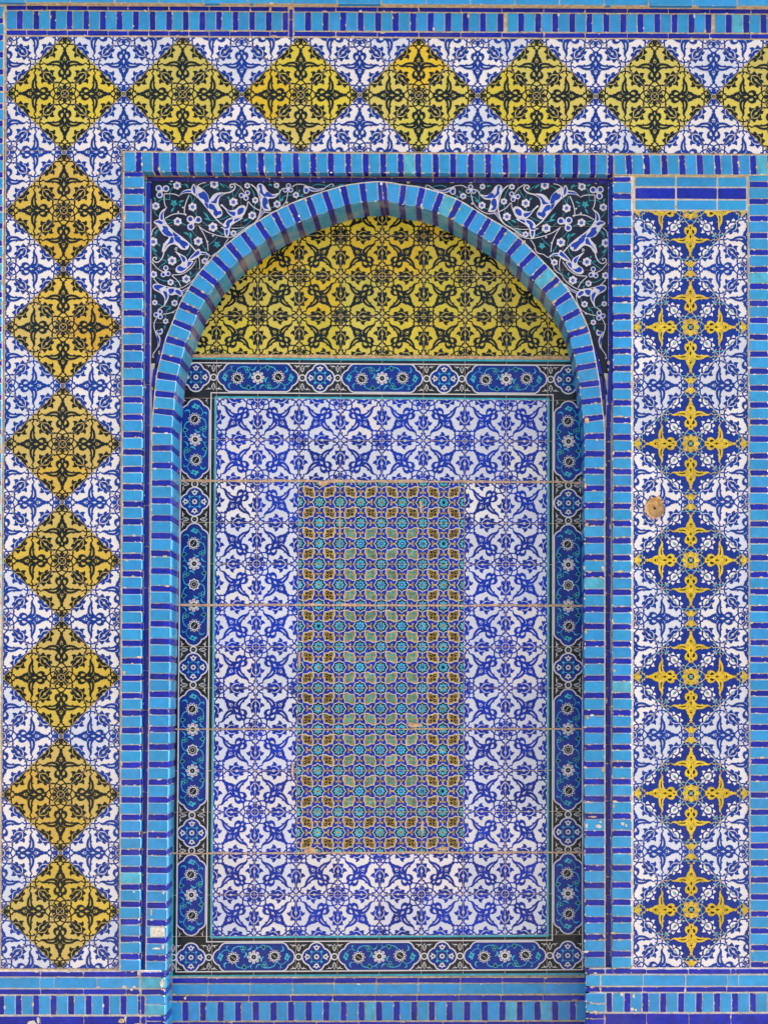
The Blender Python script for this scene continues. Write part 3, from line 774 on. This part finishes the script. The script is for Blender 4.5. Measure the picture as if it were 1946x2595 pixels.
def snow(c, out):
    for k in range(8):
        a = 2*math.pi*k/8; u = (math.cos(a), math.sin(a)); p = (c[0]+92*u[0], c[1]+92*u[1])
        out.append(('wh', disc(p, 30, 8))); out.append(('dk', disc(p, 11, 6)))
    out.append(('wh', disc(c, 70, 14))); out.append(('dk', disc(c, 46, 8))); out.append(('wh', disc(c, 9, 6)))
def outerhalf():
    o = []
    o.append(('cy', tess([[(1000,400),(1030,440),(1055,430),(1060,470),(1035,500),(1040,535),(1010,560),(985,520),(950,500),(975,470)]]))); o.append(('dk', disc((1012,470), 17, 8)))
    o.append(('cy', stroke([(1020,415),(1060,372),(1120,352),(1190,388)], 10, 3)))
    o.append(('cy', stroke([(1168,290),(1128,285),(1120,312),(1140,352)], 20, 3, taper='both')))
    o.append(('cy', stroke([(1145,588),(1095,598),(1080,640),(1112,695)], 26, 3, taper='both')))
    return o
def innerhalf():
    o = []
    o.append(('cy', stroke([(1212,392),(1238,335),(1300,298),(1370,288),(1430,292)], 14, 3))); o.append(('cy', stroke([(1240,340),(1255,292)], 14, 0, taper='end')))
    for c in ((1392,326),(1446,326),(1416,374)): o.append(('cy', disc(c, 29, 10))); o.append(('dk', disc(c, 20, 8)))
    o.append(('cy', stroke([(1482,345),(1520,350),(1555,325),(1582,270)], 26, 3, taper='both'))); o.append(('cy', stroke([(1462,392),(1478,430),(1465,465),(1425,500)], 34, 3, taper='both')))
    o.append(('cy', stroke([(1282,622),(1330,668),(1400,688)], 16, 3))); o.append(('cy', stroke([(1300,640),(1295,600)], 14, 0, taper='end')))
    h = [(1436,608),(1470,650),(1488,690),(1450,712),(1410,700),(1400,660)]
    o.append(('cy', tess([h]))); o.append(('dk', tess([inset(h, .72)])))
    o.append(('cy', stroke([(1490,672),(1545,652),(1600,600)], 12, 3))); o.append(('cy', stroke([(1560,640),(1560,680),(1585,705)], 16, 2, taper='end')))
    return o
def r180(shapes, c): 
    return [(r, np.stack([2*c[0]-T[...,0], 2*c[1]-T[...,1]], -1)) for r, T in shapes]
def cart(n):
    """cartouche n tiles long starting at x=858"""
    out = []; x0, x1 = 858+14, 858+754*n-14; yt, yb = 228, 744
    endp = [(215,0),(165,28),(128,74),(116,108),(66,134),(20,184),(0,258)]
    L_ = [(x0+a, yt+b) for a, b in endp]; Lb = [(x0+a, yb-b) for a, b in endp[::-1][1:]]
    R_ = [(x1-a, yt+b) for a, b in endp][::-1]; Rb = [(x1-a, yb-b) for a, b in endp[:-1]][::-1]
    pts = L_[::1]+Lb+[(x1-a, yb-b) for a, b in endp][:1]+[(x1-a, yb-b) for a, b in endp[1:]]+[(x1-a, yt+b) for a, b in endp[::-1][1:]]
    out.append(('blue', tess([pts]))); out.append(('wh', stroke(pts, 22, 0, True)))
    mid = (858+754*n/2., 486)
    half = outerhalf()+innerhalf(); 
    out += half; sunfl((1240,500), out)
    oth = r180(half, mid); out += oth; sunfl((2*mid[0]-1240, 472), out)
    if n == 2: snow((1612,486), out)
    else:
        ih = innerhalf(); j1 = (1612, 486); a = r180(ih, j1); out += a; out += r180(a, mid)
        snow(j1, out); snow((2*mid[0]-1612, 486), out)
        c = mid; out.append(('wh', tess([star(c, 112, 90, 8)]))); out.append(('dk', tess([star(c, 84, 70, 8)])))
        out.append(('wh', ring(c, 50, 9, 12))); out.append(('wh', disc(c, 9, 6)))
    for (x, s2) in ((858, 1), (858+754*n, -1)):           # leaf sprigs in the dark end corners
        for sy in (-1, 1):
            out.append(('wh', stroke([(x+s2*5,486+sy*212),(x+s2*50,486+sy*206),(x+s2*108,486+sy*226)], 15, 2, taper='end')))
            out.append(('wh', stroke([(x+s2*48,486+sy*208),(x+s2*52,486+sy*168)], 14, 0, taper='end')))
    return out
Q_, C2, C3 = quatre(), cart(2), cart(3)
def emit(shapes, f):
    cc = {'blue': vary(COBALT, .14, .06), 'wh': OFFW, 'cy': vary(CYAN, .1), 'dk': DARK}
    for l, (r, T) in enumerate(shapes): bput(f(T), cc[r], 5+l*.7)
for side in ('top', 'bot'):
    emit(Q_, loc(side, -1.0+.0)); emit(Q_, loc(side, 8.0))
    for s_, k in ((0,2),(2,1),(3,2),(5,1),(6,2)): emit(C2 if k == 2 else Q_, loc(side, s_))
for side in ('lef', 'rig'):
    for s_, k in ((0,2),(2,1),(3,3),(6,1),(7,3),(10,1),(11,2)): emit({1:Q_,2:C2,3:C3}[k], loc(side, s_))
fbd.build('floral_border', M_TILE, niche)
# joints wide enough to read: damaged mortar runs across the panel
jt = MB()
for y, wj in ((2,.055),(5,.05),(8,.03),(11,.04)):
    n = 40; xs = np.linspace(-.97, 8.97, n); up = [(x, y-wj*random.uniform(.3,1.0)) for x in xs]; dn = [(x, y+wj*random.uniform(.15,.6)) for x in xs[::-1]]
    P = M_FD(np.array(up+dn)); jt.poly([tuple(p) for p in P], NB-.0035, vary(rgb(196,164,134, wash=1.0), .05))
for (x, y, rx, ry) in ((2.35,10.93,.22,.08),(4.85,7.9,.22,.06),(5.02,10.4,.04,.22),(3.0,3.05,.035,.5),(4.95,2.6,.03,.2),(5.5,10.9,.2,.05),(2.05,6.3,.03,.2),(2.6,2.04,.12,.07),(1.9,9.0,.03,.3)):
    m = 14; P = M_FD(np.array([(x+rx*math.cos(2*math.pi*k/m)*random.uniform(.6,1.15), y+ry*math.sin(2*math.pi*k/m)*random.uniform(.5,1.2)) for k in range(m)])); jt.poly([tuple(p) for p in P], NB-.0042-random.uniform(0,.0004), vary(rgb(202,166,128, wash=1.0), .05))
n = 50; xs = np.linspace(455, 1462, n)
jt.poly([(x, 898+(x-455)*.005+random.uniform(-1.6,1.0)) for x in xs]+[(x, 905.5+(x-455)*.005+random.uniform(-.8,.8)) for x in xs[::-1]], NB-.0035, rgb(196,160,124, wash=1.0))
jt.build('mortar_joints', M_MORT, niche)
bd = MB()
slab(bd, [(392,470),(1530,470),(1530,2478),(392,2478)], NB+.0013, .31, GROUT); bd.build('mortar_bed', M_MORT, niche)

# ---- spandrels
def conv(org, k): return lambda pts: [(org[0]+x/k, org[1]+y/k) for x, y in pts]
A1, A2, A3 = conv((380,455), 6.9125), conv((600,455), 5.925), conv((370,620), 6.505)
SP = []
def sw(A, k, p, wd=15, sm=3, taper=None, role='wh'): SP.append((role, stroke(A(p), wd/k, sm, taper=taper)))
def leaf(A, white, blues):
    SP.append(('wh', tess([smooth(A(white), 3, True)])))
    for b in blues: SP.append(('bl', tess([inset(smooth(A(b), 2, True), 1.03)])))
def flow(A, k, c, r):
    c = A([c])[0]; r = r/k
    for q in range(6):
        a = math.pi*q/3+.4; SP.append(('wh', disc((c[0]+r*.62*math.cos(a), c[1]+r*.62*math.sin(a)), r*.40, 9)))
    SP.append(('wh', disc(c, r*.6, 10))); SP.append(('bl', tess([star(c, r*.52, r*.34, 5)]))); SP.append(('wh', disc(c, r*.09, 5)))
def tre(A, k, cs, r):
    cm = np.mean([A([c])[0] for c in cs], 0)
    for c in cs:
        p = np.array(A([c])[0]); SP.append(('wh', disc(p, r*1.04/k, 12))); SP.append(('wh', stroke([tuple(cm), tuple(p)], r*.9/k, 0)))
    for c in cs:
        p = np.array(A([c])[0]); SP.append(('bl', disc(p+(p-cm)*.04, r*.66/k, 9))); SP.append(('bl', stroke([tuple(p), tuple(p+(cm-p)*.6)], r*.5/k, 0, taper='end')))
def bloom(A, k, c, r):
    c = A([c])[0]; SP.append(('te', tess([star(c, r/k, r*.55/k, 5, .3)])))
def tl(A, k, p, wd=11): sw(A, k, p, wd, 3, None, 'te')
def tlf(A, k, p, q, wd=34): SP.append(('te', stroke(A([p, ((p[0]+q[0])/2+6, (p[1]+q[1])/2-6), q]), wd/k, 3, taper='both')))
K1, K2, K3 = 6.9125, 5.925, 6.505
for p in ([(405,130),(360,220),(350,350)],[(140,395),(220,345),(360,350)],[(75,530),(100,600),(145,645)],[(550,85),(620,100),(675,145)],[(718,270),(750,405)],[(790,320),(760,405)],[(770,550),(822,635)],[(550,760),(645,800)],[(290,700),(412,720)],[(310,780),(412,740)],[(960,690),(1100,722),(1250,700),(1385,635)],[(900,725),(1020,815)],[(1160,885),(1285,955)],[(1300,90),(1425,185),(1470,315)],[(1585,150),(1490,305)],[(1450,465),(1450,535)],[(730,885),(805,990)],[(920,1140),(985,1244)],[(1030,1150),(1120,1080),(1185,1000)],[(690,990),(725,1060),(740,1140)],[(80,1020),(120,940),(160,870)],[(1240,960),(1400,960),(1560,890),(1659,830)],[(915,155),(970,110),(1050,85)]): tl(A1, K1, p)
for p in ([(200,110),(250,190),(275,275)],[(318,350),(358,392)],[(275,360),(260,490)],[(220,610),(110,715),(0,790)],[(620,115),(652,200),(640,325)],[(650,310),(720,250),(842,230)],[(500,430),(580,405)],[(940,240),(1025,213)],[(1140,100),(1200,72),(1300,78),(1400,112),(1520,92),(1620,70)]): tl(A2, K2, p)
for p in ([(100,30),(195,205),(355,272)],[(355,272),(210,382)],[(508,270),(575,248)],[(180,540),(280,592),(362,602)],[(468,612),(600,592)],[(735,550),(860,440),(940,325)],[(750,40),(720,130),(668,190)],[(990,60),(990,215)],[(190,975),(290,1012),(400,1012)],[(540,850),(522,930)],[(420,1010),(345,1090),(318,1230)]): tl(A3, K3, p)
for a, b in (((325,70),(395,95)),((70,310),(105,385)),((610,70),(675,135)),((500,405),(600,365)),((425,485),(370,580)),((1160,130),(1205,195)),((1350,300),(1400,350)),((940,570),(1040,690)),((950,690),(1065,700)),((590,925),(700,985)),((700,925),(730,1030)),((1215,60),(1310,145)),((130,1130),(190,1170)),((40,1190),(90,1244)),((75,960),(150,880)),((510,435),(545,465))): tlf(A1, K1, a, b)
for a, b in (((90,630),(180,590)),((640,330),(710,290)),((920,190),(955,150)),((940,255),(1010,258)),((470,80),(540,90)),((1500,105),(1620,75))): tlf(A2, K2, a, b, 30)
for a, b in (((350,165),(390,215)),((725,440),(745,505)),((140,820),(155,890)),((415,1010),(385,1075)),((312,1320),(308,1400)),((470,660),(490,700)),((105,80),(190,120)),((215,0),(230,30))): tlf(A3, K3, a, b, 32)
bloom(A1, K1, (425,415), 72); bloom(A1, K1, (1180,1140), 68)
# white vines
sw(A1,K1,[(255,250),(400,250),(470,268),(515,290)],14); sw(A1,K1,[(255,250),(255,380),(275,460),(300,495)],14)
sw(A1,K1,[(270,680),(400,612),(520,596),(620,612)],15); sw(A1,K1,[(692,270),(645,380),(612,500),(608,620)],15)
sw(A1,K1,[(740,240),(850,320),(950,430),(1100,620),(1200,730),(1285,795)],20); sw(A1,K1,[(240,680),(310,800),(420,910),(560,1010),(700,1130),(810,1255)],20)
sw(A1,K1,[(1300,240),(1400,222),(1465,185),(1498,120),(1455,78),(1405,100),(1425,142),(1455,120)],22)
sw(A1,K1,[(850,810),(1000,912),(1200,982),(1400,1012),(1560,972),(1659,905)],13); sw(A1,K1,[(870,830),(960,980),(1010,1120),(1025,1250)],13)
sw(A1,K1,[(1380,1030),(1310,1140),(1285,1250)],13); sw(A1,K1,[(35,980),(50,890),(120,820)],13); sw(A1,K1,[(830,112),(900,70),(980,52)],14)
sw(A1,K1,[(1420,850),(1540,852),(1659,832)],12); sw(A1,K1,[(1480,60),(1600,140),(1659,230)],14)
sw(A2,K2,[(215,70),(300,150),(355,300),(368,420),(330,560),(270,650),(150,720),(0,830)],18); sw(A2,K2,[(430,490),(520,495),(640,440),(740,330),(772,180)],12)
sw(A2,K2,[(640,200),(665,160),(695,130)],14); sw(A2,K2,[(830,112),(900,72),(1000,76),(1080,110)],12); sw(A2,K2,[(178,330),(250,412),(352,466)],12); sw(A2,K2,[(168,330),(150,430),(80,560),(0,630)],12)
sw(A2,K2,[(1320,128),(1400,75),(1440,68),(1455,92),(1438,100)],12)
sw(A3,K3,[(295,-20),(300,120),(262,232),(190,292),(122,262),(130,212),(175,212),(170,245)],17)
sw(A3,K3,[(520,92),(480,72),(505,48),(520,66)],12); sw(A3,K3,[(100,280),(200,400),(345,470)],13); sw(A3,K3,[(432,500),(600,482),(750,382),(830,262)],13)
sw(A3,K3,[(430,508),(530,600),(582,692)],13); sw(A3,K3,[(130,562),(220,652),(350,692),(550,722),(700,650),(800,562),(860,470),(960,400),(1040,192)],13)
sw(A3,K3,[(900,118),(1000,135),(1070,192),(1150,142),(1250,115),(1300,40)],13); sw(A3,K3,[(870,180),(890,300),(885,400)],11)
sw(A3,K3,[(610,790),(605,900),(540,1040),(420,1120),(280,1150)],12); sw(A3,K3,[(310,1000),(240,1045),(200,1075)],12)
sw(A3,K3,[(188,1200),(140,1290),(145,1400),(200,1540),(200,1680),(130,1790),(118,1850),(140,1858)],14)
for A, k, c in ((A1,K1,(585,490)),(A1,K1,(500,570)),(A1,K1,(1110,985)),(A1,K1,(1010,1090)),(A1,K1,(628,615)),(A2,K2,(755,345)),(A3,K3,(450,1115))):
    cc = A([c])[0]; SP.append(('wh', tess([star(cc, 26/k, 12/k, 4)])))
# leaves
leaf(A1, [(720,170),(770,72),(815,160),(812,290),(745,245)], [[(750,150),(772,100),(798,170),(795,250),(765,225)]])
leaf(A1, [(518,285),(580,205),(650,175),(728,168),(740,235),(640,235),(560,255)], [[(555,245),(610,200),(715,190),(718,220),(630,225)]])
leaf(A1, [(165,700),(175,600),(225,535),(300,495),(255,560),(245,640),(262,715),(220,730)], [[(188,690),(195,610),(250,545),(228,620),(232,700)]])
leaf(A1, [(820,112),(940,180),(1020,270),(1048,350),(1110,270),(1200,228),(1350,235),(1245,292),(1205,380),(1215,460),(1268,550),(1265,625),(1200,672),(1125,662),(1045,545),(955,420),(845,325)],
     [[(850,250),(900,232),(940,205),(1005,260),(1032,350),(1028,400),(960,395),(950,350),(880,320)], [(1060,395),(1120,370),(1190,280),(1310,242),(1230,290),(1185,350),(1165,415)], [(1045,425),(1110,440),(1150,490),(1190,555),(1245,545),(1252,600),(1185,625),(1170,655),(1115,600),(1120,545),(1070,520),(1035,500)], [(955,415),(1020,420),(1020,515)]])
leaf(A1, [(68,742),(160,695),(250,740),(310,800),(395,890),(425,1000),(530,990),(640,1080),(690,1150),(660,1220),(560,1225),(440,1135),(340,1165),(270,1260),(215,1260),(245,1130),(335,1015),(250,975),(180,890),(130,810)],
     [[(85,742),(160,712),(235,755),(195,785),(150,760)], [(225,815),(310,830),(330,890),(400,960),(395,990),(300,985),(215,905),(240,870)], [(340,1085),(375,1010),(412,1020),(415,1105),(330,1130),(235,1235)], [(432,1010),(525,1005),(545,1050),(600,1075),(665,1115),(665,1160),(625,1165),(625,1210),(575,1190),(520,1120),(460,1080)], [(420,930),(510,990),(430,985)]])
leaf(A1, [(1235,450),(1262,430),(1320,490),(1400,540),(1500,520),(1580,460),(1659,455),(1659,560),(1590,665),(1470,665),(1385,610),(1320,520),(1265,470)], [[(1340,515),(1400,555),(1500,575),(1480,640),(1400,600)], [(1530,520),(1590,480),(1640,500),(1600,590),(1520,640)]])
leaf(A1, [(1280,795),(1345,705),(1440,665),(1540,680),(1640,670),(1560,720),(1455,785),(1405,850),(1400,930),(1352,1025),(1305,960),(1300,875),(1235,835),(1300,830)], [[(1330,780),(1365,715),(1450,690),(1445,730),(1400,770),(1390,830),(1350,860),(1270,840),(1350,820)], [(1320,890),(1375,885),(1350,990)], [(1490,690),(1580,685),(1480,740)]])
leaf(A2, [(305,95),(350,58),(410,88),(465,170),(540,220),(645,202),(570,278),(478,292),(490,380),(515,465),(410,458),(368,360),(358,235),(320,180)], [[(330,90),(375,80),(390,180),(440,250),(420,260),(345,190),(355,150)], [(470,180),(540,240),(610,228),(540,262),(450,255),(420,225)], [(405,270),(460,290),(470,350),(440,390),(480,440),(410,430),(385,350)]])
leaf(A2, [(1005,190),(1010,110),(1040,90),(1085,130),(1090,175),(1050,212)], [[(1025,185),(1025,125),(1075,150),(1060,190)]])
leaf(A2, [(1060,98),(1130,115),(1200,140),(1330,125),(1290,160),(1180,182),(1095,165)], [[(1090,118),(1180,150),(1290,142),(1180,168),(1110,152)]])
leaf(A2, [(0,440),(60,392),(130,400),(140,450),(110,530),(40,562),(-20,575)], [[(20,450),(80,420),(110,440),(90,500),(20,530)]])
leaf(A2, [(432,478),(380,540),(290,645),(345,560),(385,470)], [[(415,480),(360,550),(395,475)]])
leaf(A3, [(478,105),(570,152),(660,205),(695,272),(785,272),(725,362),(640,440),(550,472),(490,432),(515,360),(592,305),(575,222)], [[(565,170),(640,210),(655,260),(620,285),(590,220)], [(520,385),(560,345),(620,380),(680,370),(690,290),(760,290),(700,360),(600,435),(530,420)]])
leaf(A3, [(702,245),(770,160),(868,66),(905,120),(898,175),(800,245),(712,268)], [[(730,230),(800,150),(862,95),(885,150),(800,200),(750,235)]])
leaf(A3, [(905,118),(960,122),(1030,150),(1070,192),(990,165),(905,168)], [[(915,135),(980,140),(1025,162),(915,155)]])
leaf(A3, [(115,672),(180,640),(310,682),(352,745),(382,850),(350,940),(300,1015),(312,890),(240,800),(140,745)], [[(135,680),(200,660),(300,690),(220,730),(240,770),(150,725)], [(285,770),(340,780),(362,850),(330,930),(320,860)]])
leaf(A3, [(348,722),(450,700),(555,730),(605,790),(572,862),(510,820),(400,832)], [[(375,735),(450,725),(470,760),(420,810),(390,800)], [(490,750),(545,750),(585,800),(560,830),(500,790)]])
leaf(A3, [(585,760),(700,700),(800,620),(740,720),(600,790)], [[(600,765),(700,715),(770,650),(720,720),(620,775)]])
leaf(A3, [(160,1420),(210,1470),(245,1560),(215,1700),(200,1560),(165,1480)], [[(175,1450),(228,1560),(215,1640),(185,1500)]])
leaf(A3, [(168,1415),(225,1405),(268,1378),(285,1430),(262,1478),(225,1482),(210,1440)], [[(190,1420),(255,1410),(262,1450),(225,1455)]])
tre(A1,K1,[(160,155),(285,160),(175,268)],58); tre(A1,K1,[(712,695),(848,705),(722,825)],62); tre(A2,K2,[(778,92),(732,158),(812,158)],36); tre(A2,K2,[(72,238),(162,200),(142,278)],38)
tre(A3,K3,[(332,385),(290,492),(368,478)],42); tre(A3,K3,[(235,1108),(172,1155),(240,1188)],42)
for c, r in (((480,105),72),((108,465),70),((490,735),74),((750,480),76),((1107,832),82),((1465,395),78),((1468,940),56),((850,1080),80),((62,1090),80),((1130,80),78)): flow(A1,K1,c,r)
for c, r in (((600,88),44),((280,310),50),((235,540),64),((608,370),57),((890,232),50),((160,92),46)): flow(A2,K2,c,r)
for c, r in (((435,265),76),((972,272),57),((128,490),62),((668,567),72),((410,620),54),((475,962),56),((150,955),46),((330,1262),48)): flow(A3,K3,c,r)
SPC = {'wh': rgb(214,210,218, wash=.25), 'bl': rgb(30,66,176, wash=.6), 'te': rgb(50,150,164, wash=.7)}
def outerline(pts, off=24, n=None):
    at, L, PP, dd = path(pts); out = []
    for s_ in np.arange(0, np.interp(985, PP[80:,1], dd[80:]), 14.0):
        a, b = at(max(0,s_-5)), at(s_+5); T = (b-a)/np.linalg.norm(b-a); nn_ = np.array([T[1],-T[0]]) if pts is RI else np.array([-T[1],T[0]])
        p = at(s_)+nn_*off; out.append((p[0], p[1]))
    return out
for side in (-1, 1):
    sp = MB(); mirx = (lambda P: P) if side < 0 else (lambda P: np.stack([1923.5-P[...,0], P[...,1]+3.0], -1))
    ol = outerline(LI if side < 0 else RI)
    edge = 383.0 if side < 0 else 1541.0
    # dark tiles as separate pieces, cut by the joints
    poly = [(edge, 461),(969, 463)]+[p for p in ol if True]+[(edge, 990)]
    T = tess([poly])
    xs = [383, 498.2, 611.5, 752.7, 880, 980]; ys = [455, 570.7, 681.5, 818, 1000]
    if side > 0: xs = sorted([1923.5-x for x in xs]); ys = [y+3 for y in ys]; ys[0] = 455
    for a, b in zip(xs[:-1], xs[1:]):
        for c, d_ in zip(ys[:-1], ys[1:]):
            g_ = .45; TT = clip_tris(T, [(-1,0,-(a+g_)),(1,0,b-g_),(0,-1,-(c+g_)),(0,1,d_-g_)])
            sp.tri2(TT, SPD, vary(INK, .22, .1))
    for l, (r, TT) in enumerate(SP): sp.tri2(mirx(TT), SPD-.0001-l*LAY*.6, SPC[r])
    so2 = sp.build('spandrel', M_TILE, niche)
    bb = MB(); slab(bb, poly, SPD+.003, .31, GROUT); bb.build('mortar_bed', M_MORT, so2)
# navy edging of the spandrels and beside the jambs
ed, ech, ebd = MB(), MB(), MB()
course(ed, ech, arange(372, 1552, 104), lambda x: 448.5+(x-372)*.0035, lambda x: 459.5+(x-372)*.0045, SPD-.006, lambda: vary(rgb(34,30,124, wash=1.0), .15), None, 1.4, .3)
y = 461
while y < 2455:
    y2 = min(2458, y+103*random.uniform(.98,1.02)); f = lin(371.5,461,360.5,2460)
    brick(ed, [(f(y), y+.7),(f(y)+11, y+.7),(f(y2)+11, y2-.7),(f(y2), y2-.7)], .034, nv(), .07, ech, .25); y = y2
y = 464
while y < 2450:
    y2 = min(2452, y+(103 if y < 900 else 48)*random.uniform(.98,1.02)); f = lambda v: 1541.0 if v < 960 else (1541-6.5*min(1, (v-960)/120.))
    brick(ed, [(f(y), y+.7),(f(y)+11.5, y+.7),(f(y2)+11.5, y2-.7),(f(y2), y2-.7)], .034, nv(), .07, ech, .35); y = y2
for q in ([(434,824),(436,826),(420.5,863),(414,861)],[(413,863),(420,865),(409.5,897),(402.5,895)],[(401,897.5),(409,899),(405.5,920),(395.5,922)],[(389,933.5),(398,932.5),(393.5,980),(384.5,980)],[(386,987),(393,987),(391,1045),(386.5,1045)],
          [(1475,812),(1478,811),(1492,851),(1487,853)],[(1488,855),(1494,852),(1514,899),(1505,902)],[(1506,903),(1514,900),(1526,947),(1515,949)],[(1518,955),(1524,952),(1530,1010),(1524,1018)],[(1529.5,968),(1534,962),(1535,1050),(1530,1055)]):
    brick(ed, q, .033, nv(), .07, ech, .2, j=.2, bev=.6)
eo = ed.build('edging_strip', M_BRICK, niche, ech)
# mortar behind the edging; brown dirt ledge under the lintel
slab(ebd, [(364,432),(1556,440),(1556,465),(364,460)], SPD+.0015, .31, rgb(170,140,104, wash=1.0))
slab(ebd, [(364,460.5),(383,460.5),(383,1000),(389,1002),(384,1100),(377,2460),(357,2460),(362,1000)], SPD+.0018 if False else .042, .31, GROUTL)
slab(ebd, [(1540.5,465.5),(1556,465.5),(1552,2452),(1531,2452),(1530,1040),(1526,1000),(1540.5,1000)], .042, .31, GROUTL)
for ql in ([(383.2,921),(394,921),(389,945),(388,1000),(383.2,1000)], [(1540.3,946),(1530,946),(1534,970),(1540.3,1010)]): slab(ebd, ql, .046, .31, GROUTL)
ebd.build('mortar_bed', M_MORT, eo)

# ---- sill courses inside the niche
sl_, sch, sbd = MB(), MB(), MB(); SF = NB-.02
J = [437, 528.7] + [528.7+106.3*k for k in range(1, 9)]+[1482]
z0 = lambda y: (lambda x: y+(x-440)*-.0015)
course(sl_, sch, J, z0(2479.5), z0(2491.5), SF, nv); course(sl_, sch, J, z0(2494.5), z0(2520), SF, tq); course(sl_, sch, [q-4 if 437 < q < 1482 else q for q in J], z0(2524), z0(2537), SF, nv)
soldier(sl_, sch, 434, 44.55, 24, z0(2540), z0(2587), SF, xmax=1482, start_navy=False)
course(sl_, sch, [437, 480, 588, 695, 802, 909, 1016, 1122, 1230, 1337, 1482], z0(2591), z0(2620), SF, nv); course(sl_, sch, J, z0(2623), z0(2655), SF, tq)
slo = sl_.build('sill_courses', M_BRICK, niche, sch); slab(sbd, [(425,2476),(1492,2475),(1492,2660),(425,2660)], SF+.0045, .31, GROUT); sbd.build('mortar_bed', M_MORT, slo)

# ================================================================== plinths left and right of the niche
def plinth(label, rows_long, sold, navy_row, pil, bed, name_x, f=-.012, ret=None, smears=None):
    t = thing('brick_plinth', label, 'brick base', name_x, 2660); mb, ch, bd = MB(), MB(), MB()
    for (js, y0, y1, cf) in rows_long: course(mb, ch, js, lambda x, y=y0: y, lambda x, y=y1: y, f, cf, f+.02, 1.6, .3)
    x0, p, n, y0, y1, xm = sold; soldier(mb, ch, x0, p, n, lambda x: y0, lambda x: y1, f, f+.02, xmax=xm, chipr=.35)
    for q, cf in pil: brick(mb, q, f-.001, cf(), f+.02, ch, .5)
    slab(bd, bed, f+.0042, .31, GROUTL); bd.build('mortar_bed', M_MORT, t)
    for q in (smears or []): smear(ch, *q[:4], f-.001, q[4] if len(q) > 4 else None)
    mb.build('glazed_bricks', M_BRICK, t, ch)
    if ret:
        r = MB()
        for (ya, yb, cf) in ret[2]:
            xa, xb = ret[0], ret[1]; A = W3([(xa,ya),(xa,yb)], f+.004); k = D/(D+SF)
            yy = [CY+(y_-CY)*k for y_ in (ya, yb)]; B = W3([(xb,yy[0]),(xb,yy[1])], SF)
            r.quad(A[0], A[1], B[1], B[0], cf())
        r.build('return_bricks', M_BRICK, t)
    return t
LX = [XL]+[XL+108*k for k in range(1, 4)]+[-5, 104, 213, 321, 355.5]
rb = lambda x0, x1, y0, y1: [(x0,y0),(x1,y0),(x1,y1),(x0,y1)]
plinth('courses of turquoise and navy brick at the bottom left beneath the ochre lozenge panel',
       [(LX, 2463, 2475, nv), ([XL]+[XL+108*k for k in range(1,4)]+[-5,103,139,247,355], 2478, 2504, tq), (LX, 2507.5, 2519.6, nv), (LX[:-2]+[320,356], 2576, 2606, nv), (LX, 2609, 2655, tq)],
       (12-44.3*9, 44.3, 18, 2523.5, 2571, 356), None,
       [(rb(359,418.5,2464,2475.5), nv), (rb(358,418,2478.5,2504.5), tq), (rb(360,418,2508,2520), nv), (rb(358,367.5,2523.5,2571), nv), (rb(370,418.5,2523,2544.5), tq), (rb(370,418.5,2547,2572), tq), (rb(372,418,2576,2587), nv), (rb(372,418,2590,2608), nv), (rb(358,370,2576,2608), nv), (rb(358,418,2611,2655), tq)],
       [(XL,2460),(408,2460),(408,2660),(XL,2660)], 180, ret=(419, 436, [(2464,2477,nv),(2479,2506,tq),(2509,2523,nv),(2525,2547,tq),(2549,2573,tq),(2576,2590,nv),(2592,2655,tq)]), smears=[(411,2494,7,9),(412,2484,3,4),(316,2501,6,4),(340,2501,5,3),(82,2592,16,6),(98,2586,5,8),(310,2588,9,7,SAND),(318,2580,4,6),(352,2596,14,4,SAND),(352,2466,3,8),(470,2530,3,3),(94,2463,6,2.5),(250,2502,6,2)])
RX = [1534,1637.5,1743.5,1851,1864,1970,2077,2184,2290,XR]
plinth('courses of turquoise and navy brick at the bottom right beneath the gold cross panel',
       [(RX, 2456, 2468, nv), ([1522.5,1630,1737.5,1843,1871.5,1978,2086,2194,2300,XR], 2471.5, 2498.5, tq), ([1521,1627.5,1736,1841,1949,2057,2165,2273,XR], 2501.5, 2513.5, nv), ([1532,1637.5,1745,1851,1958,2066,2174,2282,XR], 2569.5, 2600, nv), (RX, 2603, 2655, tq)],
       (1552-0.3, 45.4, 20, 2517, 2564.5, XR), None,
       [(rb(1484,1532,2456,2468), nv), (rb(1484,1521,2471.5,2498.5), tq), (rb(1484,1519.5,2501.5,2513.5), nv), (rb(1484,1533,2517.5,2542), tq), (rb(1484,1533,2545,2564.5), tq), (rb(1536.5,1550,2517,2564.5), nv), (rb(1484,1530,2569,2581), nv), (rb(1484,1530,2583.5,2600), nv), (rb(1484,1532,2603,2655), tq)],
       [(1493,2453.5),(XR,2453.5),(XR,2660),(1493,2660)], 1750, ret=(1483.5, 1480.0, [(2456,2500,nv),(2500,2655,tq)]), smears=[(1575,2520,5,6),(1605,2524,4,5),(1601,2557,5,4),(1611,2559,3,3),(1508,2466,4,2.5),(1700,2455,26,2.2),(1497,2540,3,4,SAND),(1650,2456,20,2)])
bpy.context.view_layer.update()
